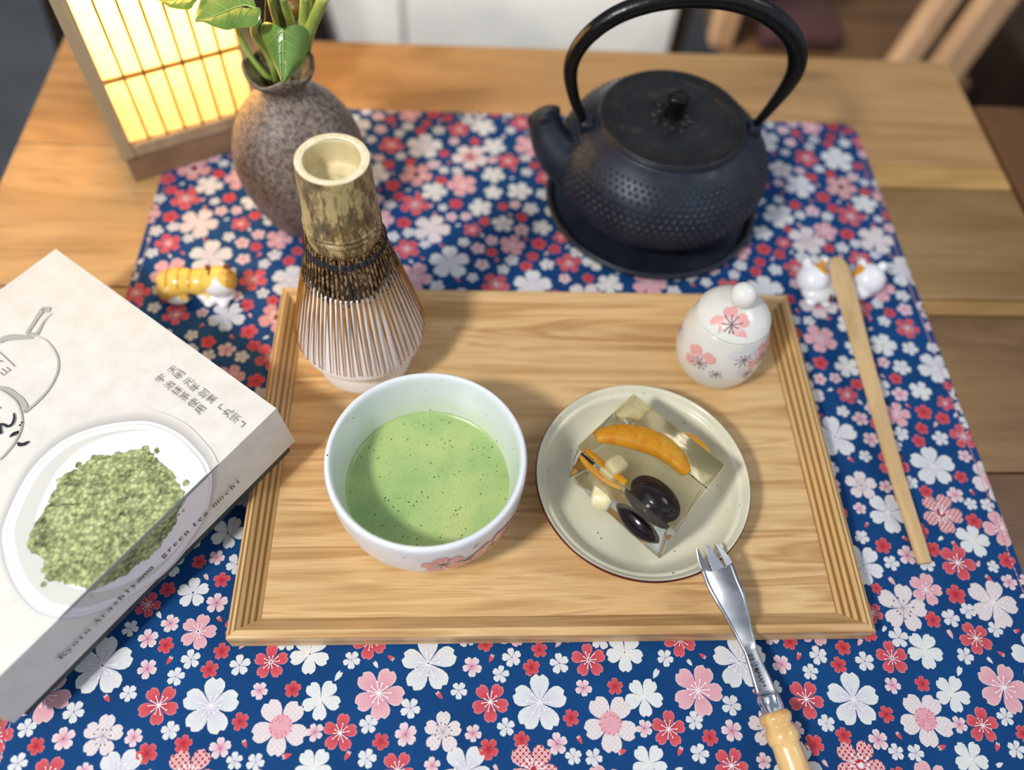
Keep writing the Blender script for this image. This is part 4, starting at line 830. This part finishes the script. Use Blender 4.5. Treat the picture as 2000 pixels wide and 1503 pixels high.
# side face of the lid leans out slightly
C_ = bxp(-TP, -TP, HL); sd = (C_-KB); sd = (sd-KV*sd.dot(KV)).normalized(); NT_ = KW; NS_ = KV.cross(sd).normalized()
if NS_.dot(-KU) < 0: NS_ = -NS_
ART = {"plate":[[117.1,72.9],[106.0,78.0],[93.7,80.1],[81.3,78.7],[68.7,72.4],[57.2,62.6],[48.8,52.2],[44.6,41.4],[42.8,28.1],[44.0,16.1],[45.6,6.9],[48.6,-0.4],[52.5,-9.8],[58.3,-18.7],[60.8,-21.9],[67.0,-27.2],[75.8,-31.8],[86.5,-35.6],[98.8,-37.1],[111.4,-34.1],[125.7,-25.5],[137.2,-14.0],[144.0,-0.7],[148.3,9.7],[148.8,22.1],[146.5,35.5],[141.6,48.5],[133.7,61.7],[124.2,73.8],[116.3,78.8]],"powder":[[112.3,52.1],[105.6,57.3],[98.6,60.5],[93.5,60.9],[86.6,57.1],[80.4,57.2],[73.3,50.4],[65.8,44.0],[59.6,37.5],[60.2,30.6],[60.9,22.2],[61.6,13.8],[64.2,6.3],[65.3,0.3],[69.7,-1.6],[74.7,-4.0],[76.2,-7.0],[81.5,-11.7],[88.5,-13.3],[92.3,-16.5],[100.2,-14.3],[107.4,-11.5],[112.2,-12.3],[119.0,-6.6],[126.0,-1.9],[129.4,4.6],[132.3,11.4],[135.9,18.2],[136.1,24.0],[130.9,32.1],[132.9,40.3],[127.9,46.4],[117.9,51.7],[110.8,53.6]],"c1":[[17.3,66.1],[17.4,60.2],[17.6,52.7],[18.1,46.7],[17.6,39.6],[17.5,33.3],[17.5,25.1],[18.2,19.3],[18.1,13.2],[18.9,7.7]],"c2":[[25.4,67.0],[25.4,59.7],[25.4,53.1],[25.4,46.6],[25.4,39.5],[25.8,33.2]],"side":[[158.2,-24.0],[137.1,-25.1],[94.1,-24.3],[72.0,-23.8],[56.8,-23.6],[36.9,-24.6]],"shade":[[58.2,63.0],[52.2,60.8],[45.8,54.2],[40.2,43.5],[38.4,30.0],[40.0,14.6],[44.9,0.3],[50.5,-18.0],[59.0,-27.6]],"g":[[[[64.6,165.3],[60.8,163.9],[57.5,160.7],[53.5,154.9],[51.4,151.1]],[9,10,10,7,2]],[[[51.8,156.7],[43.8,160.5],[38.2,163.1],[34.8,164.4]],[5,6,7,8]],[[[34.7,165.7],[33.6,162.6],[32.1,160.6]],[5,9,9]],[[[51.6,156.4],[48.3,151.9],[46.8,152.3],[40.5,155.9],[36.5,157.0],[32.9,157.3]],[4,5,5,2,1.5,1]],[[[50.1,151.7],[48.4,147.3],[47.8,141.4],[49.5,132.5],[52.4,125.5],[57.7,119.1],[65.1,114.5],[72.1,112.4],[78.9,111.5],[85.4,111.5]],[1,1,1.5,2,2.5,3,3,4,4,5]],[[[83.7,137.4],[81.9,132.3],[81.4,126.4],[81.6,119.6],[82.8,114.1],[85.2,111.1]],[4,6,6,7,6,4]],[[[84.6,136.1],[83.6,128.8],[83.8,120.7],[86.1,113.7],[89.3,107.9],[93.9,103.1],[100.2,99.5],[106.6,97.6],[111.4,97.0]],[2,2,2,2,2,3,3,3,3]]],"k":[[[[89.1,115.9],[91.0,112.7],[93.9,110.6],[96.2,111.1],[96.8,113.9],[97.4,115.9]],[1.5,3,3.5,3.5,3,2]],[[[97.4,115.9],[99.9,113.8],[101.4,110.3]],[2,5,5]],[[[90.7,107.2],[89.5,106.5]],[2,3]],[[[92.3,106.6],[91.1,105.9]],[2,3]],[[[99.8,104.5],[97.4,104.5],[94.5,103.2]],[1,5,4]],[[[99.0,98.0],[99.1,95.8],[97.5,94.4],[95.0,93.6]],[3,5,5,3]],[[[92.4,125.8],[91.5,124.9]],[3,3]],[[[69.1,158.7],[69.4,151.5],[70.0,142.1]],[0.9,0.9,0.9]],[[[73.1,153.8],[72.5,152.0],[72.4,150.8]],[1,1.2,0.6]]],"yama":[75.3,144.0],"fold0":[178.3,-0.6]}
board = Mt('textured_paper', .62); board.base(board.ramp(board.noise(scale=90, detail=5), [(.3, (.83, .825, .80)), (.7, (.875, .87, .85))])); board.bump(board.noise(scale=650, detail=4, rough=.6), .55, .0006)
grn = Mt('dark_green_card', .6); grn.base(grn.ramp(grn.noise(scale=200), [(.3, (.17, .22, .21)), (.7, (.22, .27, .26))]))
pgy = Mt('grey_ink', .7, col=(.66, .67, .64)); pbk = Mt('black_ink', .6, col=(.10, .11, .16)); ptx = Mt('brown_ink', .7, col=(.42, .40, .37))
pwh = Mt('printed_plate', .55, col=(.90, .90, .925)); prg = Mt('printed_plate_ring', .55, col=(.80, .805, .785)); psh = Mt('printed_grey_edge', .6, col=(.66, .65, .68))
ppw = Mt('printed_powder', .8)
n1 = ppw.noise(scale=330, detail=6, rough=.7); vd = ppw.vor(None, 420); cl_ = ppw.noise(scale=90, detail=3)
c = ppw.ramp(ppw.math('ADD', ppw.math('MULTIPLY', n1, .6), ppw.math('MULTIPLY', cl_, .4)), [(.36, (.28, .31, .24)), (.43, (.50, .55, .36)), (.50, (.68, .73, .50)), (.60, (.78, .83, .61))])
ppw.base(ppw.mix(1.0, c, ppw.ramp(vd, [(.25, 1.0), (.70, .50)]), 'MULTIPLY')); ppw.bump(n1, .3, .0005)
box = thing('sweets_box', 'white textured cardboard sweets box with dark green base, corner resting on the tray', 'box', tuple(bxp(LB_/2, LA_/2, HL+GB)))
mb = MB(); T_ = TP
lo = [bxp(-T_, -T_, HL), bxp(LB_+T_, -T_, HL), bxp(LB_+T_, LA_+T_, HL), bxp(-T_, LA_+T_, HL)]
hi = [bxp(0, 0, 0), bxp(LB_, 0, 0), bxp(LB_, LA_, 0), bxp(0, LA_, 0)]
mb.hexa(lo, hi)
def unfold(a, b, k=1):
    e_ = .00012*k+.0005
    if b >= 0: return KB+KV*a+KU*b+NT_*e_
    return KB+KV*a+sd*(-b)+NS_*e_
def clip(P_, s_):
    out = []
    for i in range(len(P_)):
        a, b = P_[i], P_[(i+1) % len(P_)]; ia, ib = a[1]*s_ >= 0, b[1]*s_ >= 0
        if ia: out.append(a)
        if ia != ib: t = a[1]/(a[1]-b[1]); out.append(np.array([a[0]+(b[0]-a[0])*t, 0.0]))
    return out
def decal(pts, mi, k=1, rough_=0.0, fine=3):
    P_ = [np.array(p_) for p_ in spline([tuple(p_) for p_ in pts]+[tuple(pts[0])], fine)][:-1]
    if rough_:
        c0 = np.mean(P_, axis=0); P_ = [p_+(p_-c0)/np.hypot(*(p_-c0))*random.uniform(-1, 1)*rough_ for p_ in P_]
    for s_ in (1, -1):
        Q = clip(P_, s_)
        if len(Q) < 3: continue
        Q = [np.mean(Q, axis=0)]+Q; n = len(Q)-1
        mb.add([unfold(p_[0]/1e3, (abs(p_[1])*s_+s_*1e-6)/1e3, k) for p_ in Q], [(0, 1+i, 1+(i+1) % n) for i in range(n)], mi, None, False)
ART['plate'] = ART['plate'][:-2]
pc0 = np.mean(np.array(ART['plate']), axis=0)
def scl(pts, f_, c0=pc0): return [tuple(c0+(np.array(p_)-c0)*f_) for p_ in pts]
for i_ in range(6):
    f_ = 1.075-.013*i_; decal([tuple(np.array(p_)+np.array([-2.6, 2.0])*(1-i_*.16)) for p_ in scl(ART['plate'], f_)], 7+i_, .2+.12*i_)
decal(ART['plate'], 1, 1)
PLT = ART['plate']; decal(scl(PLT, .965), 2, 2); decal(scl(PLT, .955), 1, 3)
ring = scl(PLT, .90); decal(ring, 2, 4); decal([tuple(np.array(p_)+np.array([-5.5, -1.5])) for p_ in scl(PLT, .82)], 1, 5)
decal(ART['powder'], 3, 6, .9, 5)
for p_ in range(46):
    q_ = ART['powder'][p_ % len(ART['powder'])]; c0 = np.mean(np.array(ART['powder']), axis=0); d_ = (np.array(q_)-c0); c1 = c0+d_*random.uniform(.90, 1.05)+np.array([random.uniform(-3, 3), random.uniform(-3, 3)]); r_ = random.uniform(.8, 2.2)
    decal([(c1[0]+r_*math.cos(a)*random.uniform(.7, 1.2), c1[1]+r_*math.sin(a)*random.uniform(.7, 1.2)) for a in (0, 1, 2, 3, 4, 5)], 3, 6.5, .1, 2)
def brush(pts, ws, mi, k=3):
    S_ = spline([(p_[0], p_[1], w_) for p_, w_ in zip(pts, ws)], 6); L_ = []; R2 = []
    for i, (x, y, w_) in enumerate(S_):
        a = np.array(S_[max(i-1, 0)][:2]); b = np.array(S_[min(i+1, len(S_)-1)][:2]); t = b-a; t /= np.hypot(*t)+1e-9; nn = np.array([-t[1], t[0]]); h = max(w_, .2)*.20*random.uniform(.93, 1.07)
        L_.append((x+nn[0]*h, y+nn[1]*h)); R2.append((x-nn[0]*h, y-nn[1]*h))
    n = len(S_); mb.add([unfold(x/1e3, y/1e3, k) for x, y in L_+R2], [(i, i+1, n+i+1, n+i) for i in range(n-1)], mi, None, False)
for pts, ws in ART['g']: brush(pts, ws, 4)
for pts, ws in ART['k']: brush(pts, ws, 5, 4)
def chars(txt, pts, size):
    for ch_, (a, b) in zip(txt, pts):
        lay(mb, ch_, size, lambda x, y, a=a, b=b: unfold(a/1e3-x, b/1e3+y, 3), 6, -.00005)
chars('天明元年創業', ART['c1'][:6], .0060); chars('丸宗', ART['c1'][7:9], .0060); chars('宇治抹茶使用', ART['c2'], .0060)
def strk(p0, p1, w_=.25):
    (a, b), (c0, d0_) = p0, p1; brush([(a, b), ((a+c0)/2, (b+d0_)/2), (c0, d0_)], [w_*5]*3, 6, 3)
a, b = ART['c1'][6]; strk((a+.6, b-.8), (a-2.0, b-.8), .2) if False else None
strk((a+1.6, b+1.2), (a-1.4, b+1.2), .22); strk((a-1.4, b+1.2), (a-1.4, b-1.2), .22) if False else strk((a+1.6, b+1.2), (a+1.6, b-1.4), .22)
a, b = ART['c1'][9]; strk((a+1.4, b-1.2), (a-1.6, b-1.2), .22); strk((a-1.6, b-1.2), (a-1.6, b+1.6), .22)
chars('山', [ART['yama']], .0062)
def side_word(txt, a0, step, size=.0062):
    for i, ch_ in enumerate(txt): lay(mb, ch_, size, lambda x, y, i=i: unfold((a0-i*step)/1e3-x, -.0238+y, 8), 6, 0)
SD = ART['side']
def bs(t):   # mathematical bold letters have serifs
    return ''.join(chr(0x1D400+ord(q_)-65) if 'A' <= q_ <= 'Z' else chr(0x1D41A+ord(q_)-97) for q_ in t)
side_word(bs('Kyoto'), SD[0][0], 3.7); side_word(bs('Arashiyama'), SD[1][0], 3.85); side_word(bs('green'), SD[2][0]-.5, 3.9); side_word(bs('tea'), SD[3][0], 3.8); side_word(bs('mochi'), SD[4][0], 4.1)
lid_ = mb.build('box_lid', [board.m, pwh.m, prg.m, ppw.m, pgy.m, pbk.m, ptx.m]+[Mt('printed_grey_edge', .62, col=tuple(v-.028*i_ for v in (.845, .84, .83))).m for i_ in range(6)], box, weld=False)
MB().hexa([bxp(IN_, IN_, HL+GB), bxp(LB_-IN_, IN_, HL+GB), bxp(LB_-IN_, LA_-IN_, HL+GB), bxp(IN_, LA_-IN_, HL+GB)], [bxp(IN_-.001, IN_-.001, HL-.001), bxp(LB_-IN_, IN_-.001, HL-.001), bxp(LB_-IN_, LA_-IN_, HL-.001), bxp(IN_-.001, LA_-IN_, HL-.001)]).build('box_base', grn.m, box, bevel=.0008)

# ================================================================ small animal figures
def blobs(name, parts, vox, mat, colf, parent, smooth=6):
    mb = MB()
    for c_, r_, rz in parts: mb.ball(c_, r_, nu=24, nv=14, rot=Matrix.Rotation(rz, 3, 'Z'))
    o = mb.build(name, mat, parent, weld=True)
    m = o.modifiers.new('re', 'REMESH'); m.mode = 'VOXEL'; m.voxel_size = vox; m.use_smooth_shade = True
    s_ = o.modifiers.new('sm', 'SMOOTH'); s_.factor = .5; s_.iterations = smooth
    dg = bpy.context.evaluated_depsgraph_get(); me = bpy.data.meshes.new_from_object(o.evaluated_get(dg)); o.modifiers.clear(); o.data = me; me.name = name
    if not me.materials: me.materials.append(mat)
    off = wloc(parent); ca = me.color_attributes.new('Col', 'FLOAT_COLOR', 'POINT')
    ca.data.foreach_set('color', np.array([colf(v.co+off) for v in me.vertices], dtype=np.float32).ravel()); me.polygons.foreach_set('use_smooth', [True]*len(me.polygons)); me.update(); return o
gz = Mt('glossy_painted_ceramic', .14); gz.base(gz.attr())
YL, YD, WH, OR_, BRN = lin((.93, .78, .38)), lin((.80, .60, .20)), lin((.93, .93, .95)), lin((.88, .62, .18)), lin((.48, .24, .12))
# lying tabby at the left of the tray
cx, cy = -.2420, .1290
def cf(x, y, z): return (cx+x, cy+y, z)
def catcol(p_):
    x, y, z = p_.x-cx, p_.y-cy, p_.z
    if z < .0055+(.0015*math.sin(x*300)): return WH
    if x > .0105:
        if y < -.0040 and abs(x-.0180) < .0095*min(1, (.0250-z)/.010): return WH
        if z > .0245 and (abs(x-.0115) < .0022 or abs(x-.0245) < .0025): return BRN
        if x > .024: return YD
        return YL
    for s0 in (-.0185, -.0105, -.0030):
        if abs(x-s0) < .0011 and z > .0125: return YD
    return YL
cat1 = thing('cat_figurine', 'small yellow and white ceramic cat lying on the cloth beside the box', 'figurine', (cx, cy, 0))
blobs('cat_body', [(cf(-.012, .002, .0095), (.0165, .0105, .0095), 0), (cf(.002, .002, .0095), (.0140, .0100, .0092), 0), (cf(-.019, -.004, .007), (.0085, .008, .0070), .2), (cf(.017, -.002, .0150), (.0128, .0115, .0105), .0),
    (cf(.0110, .002, .0240), (.0028, .0022, .0036), 0), (cf(.0240, .003, .0240), (.0030, .0022, .0036), 0), (cf(.0165, -.0085, .0125), (.0058, .0040, .0045), 0), (cf(.009, -.0105, .0030), (.0040, .0050, .0028), 0), (cf(.019, -.0110, .0030), (.0040, .0050, .0028), 0), (cf(.013, -.004, .0040), (.014, .0085, .0042), 0), (cf(-.013, -.009, .0030), (.0080, .0045, .0030), 0)], .0006, gz.m, catcol, cat1)
dkp = Mt('painted_dark', .2, col=(.18, .10, .08)); mb = MB()
for x in (.0135, .0225): mb.tube([cf(x-.0016, -.0105, .0175), cf(x, -.0110, .0168), cf(x+.0016, -.0105, .0175)], .00035, 6)
mb.ball(cf(.0172, -.0126, .0140), (.0010, .0008, .0007), nu=8, nv=6); mb.build('face_marks', dkp.m, cat1)
# two-headed chopstick rest to the right
dx, dy = .2270, .1415
def df_(x, y, z): return (dx+x, dy+y, z)
def dogcol(p_):
    x, y, z = p_.x-dx, p_.y-dy, p_.z
    if math.hypot(x+.0165, y-.002) < .0062+.0012*math.sin(x*900+y*500) and z > .012: return OR_
    if math.hypot(x+.0075, y-.0065) < .0045 and z > .012: return OR_
    if math.hypot(x-.0115, y-.003) < .0042 and z > .009: return OR_
    if math.hypot(x+.0095, y+.0165) < .0022: return BRN
    return WH
rest = thing('chopstick_rest', 'white ceramic cat chopstick rest with orange patches under the wooden scoop', 'figurine', (dx, dy, 0))
blobs('rest_body', [(df_(-.0205, -.001, .0120), (.0125, .0125, .0115), .2), (df_(-.0165, -.0085, .0070), (.0130, .0100, .0070), 0), (df_(0, 0, .0070), (.0240, .0085, .0068), .05), (df_(.0215, .000, .0120), (.0125, .0120, .0115), 0), (df_(.0150, -.006, .0065), (.0100, .0085, .0065), 0),
    (df_(-.0270, .0080, .0200), (.0032, .0030, .0042), 0), (df_(-.0130, .0090, .0205), (.0032, .0030, .0042), 0), (df_(.0310, .0060, .0190), (.0036, .0036, .0046), .3), (df_(.0155, .0085, .0200), (.0030, .0030, .0036), 0), (df_(-.0225, -.0150, .0035), (.0045, .0048, .0034), 0), (df_(-.0110, -.0155, .0035), (.0045, .0048, .0034), 0)], .0006, gz.m, dogcol, rest)

# ================================================================ wooden scoop
scw = wood('scoop_wood', [(.25, (.74, .60, .40)), (.5, (.85, .72, .52)), (.75, (.78, .64, .44))], 'Y', 55, 12, .5, 1.0, fibre=.3, bump=.1)
sct = [(1634, 502, 10, .0240), (1636, 511, 34, .0243), (1641, 530, 43, .0238), (1649, 560, 44, .0226), (1660, 600, 42, .0208), (1674, 650, 39, .0188), (1689, 705, 37, .0165), (1706, 765, 35, .0142), (1724, 830, 33, .0118), (1742, 895, 32, .0096), (1760, 955, 31, .0077), (1779, 1015, 30, .0058), (1795, 1065, 29, .0044), (1806, 1100, 28, .0036)]
scp = thing('wooden_scoop', 'long slim pale wooden tea scoop propped on the white cat rest', 'scoop', tuple(at(1740, 890, .0)))
rows = []
for px, py, wd, z in sct:
    a = at(px, py, z); dpt = (a-Vector(CAM)).dot(Vector(FW)); rows.append((a.x, a.y, a.z, wd/F_PX*dpt/2))
rows = spline(rows, 3); vs = []; n = len(rows)
for i, (x, y, z, h) in enumerate(rows):
    a = Vector(rows[max(i-1, 0)][:3]); b = Vector(rows[min(i+1, n-1)][:3]); t = (b-a).normalized(); s_ = t.cross(Vector((0, 0, 1))).normalized(); up_ = s_.cross(t); f_ = i/(n-1); th = .0010+.0016*f_
    for u_, v_ in ((-1, 0), (-.85, .8), (-.4, 1.0), (.4, 1.0), (.85, .8), (1, 0), (.85, -.8), (.3, -1), (-.3, -1), (-.85, -.8)):
        dish = -.0008*(1-abs(u_))*max(0, 1-f_*5) if v_ > 0 else 0
        vs.append(Vector((x, y, z))+s_*h*u_+up_*(th*v_+dish))
fs = [(10*i+k, 10*i+(k+1) % 10, 10*i+10+(k+1) % 10, 10*i+10+k) for i in range(n-1) for k in range(10)]+[tuple(range(9, -1, -1)), tuple(range(10*n-10, 10*n))]
MB().add(vs, fs, 0).build('scoop_body', scw.m, scp, bevel=.0003)
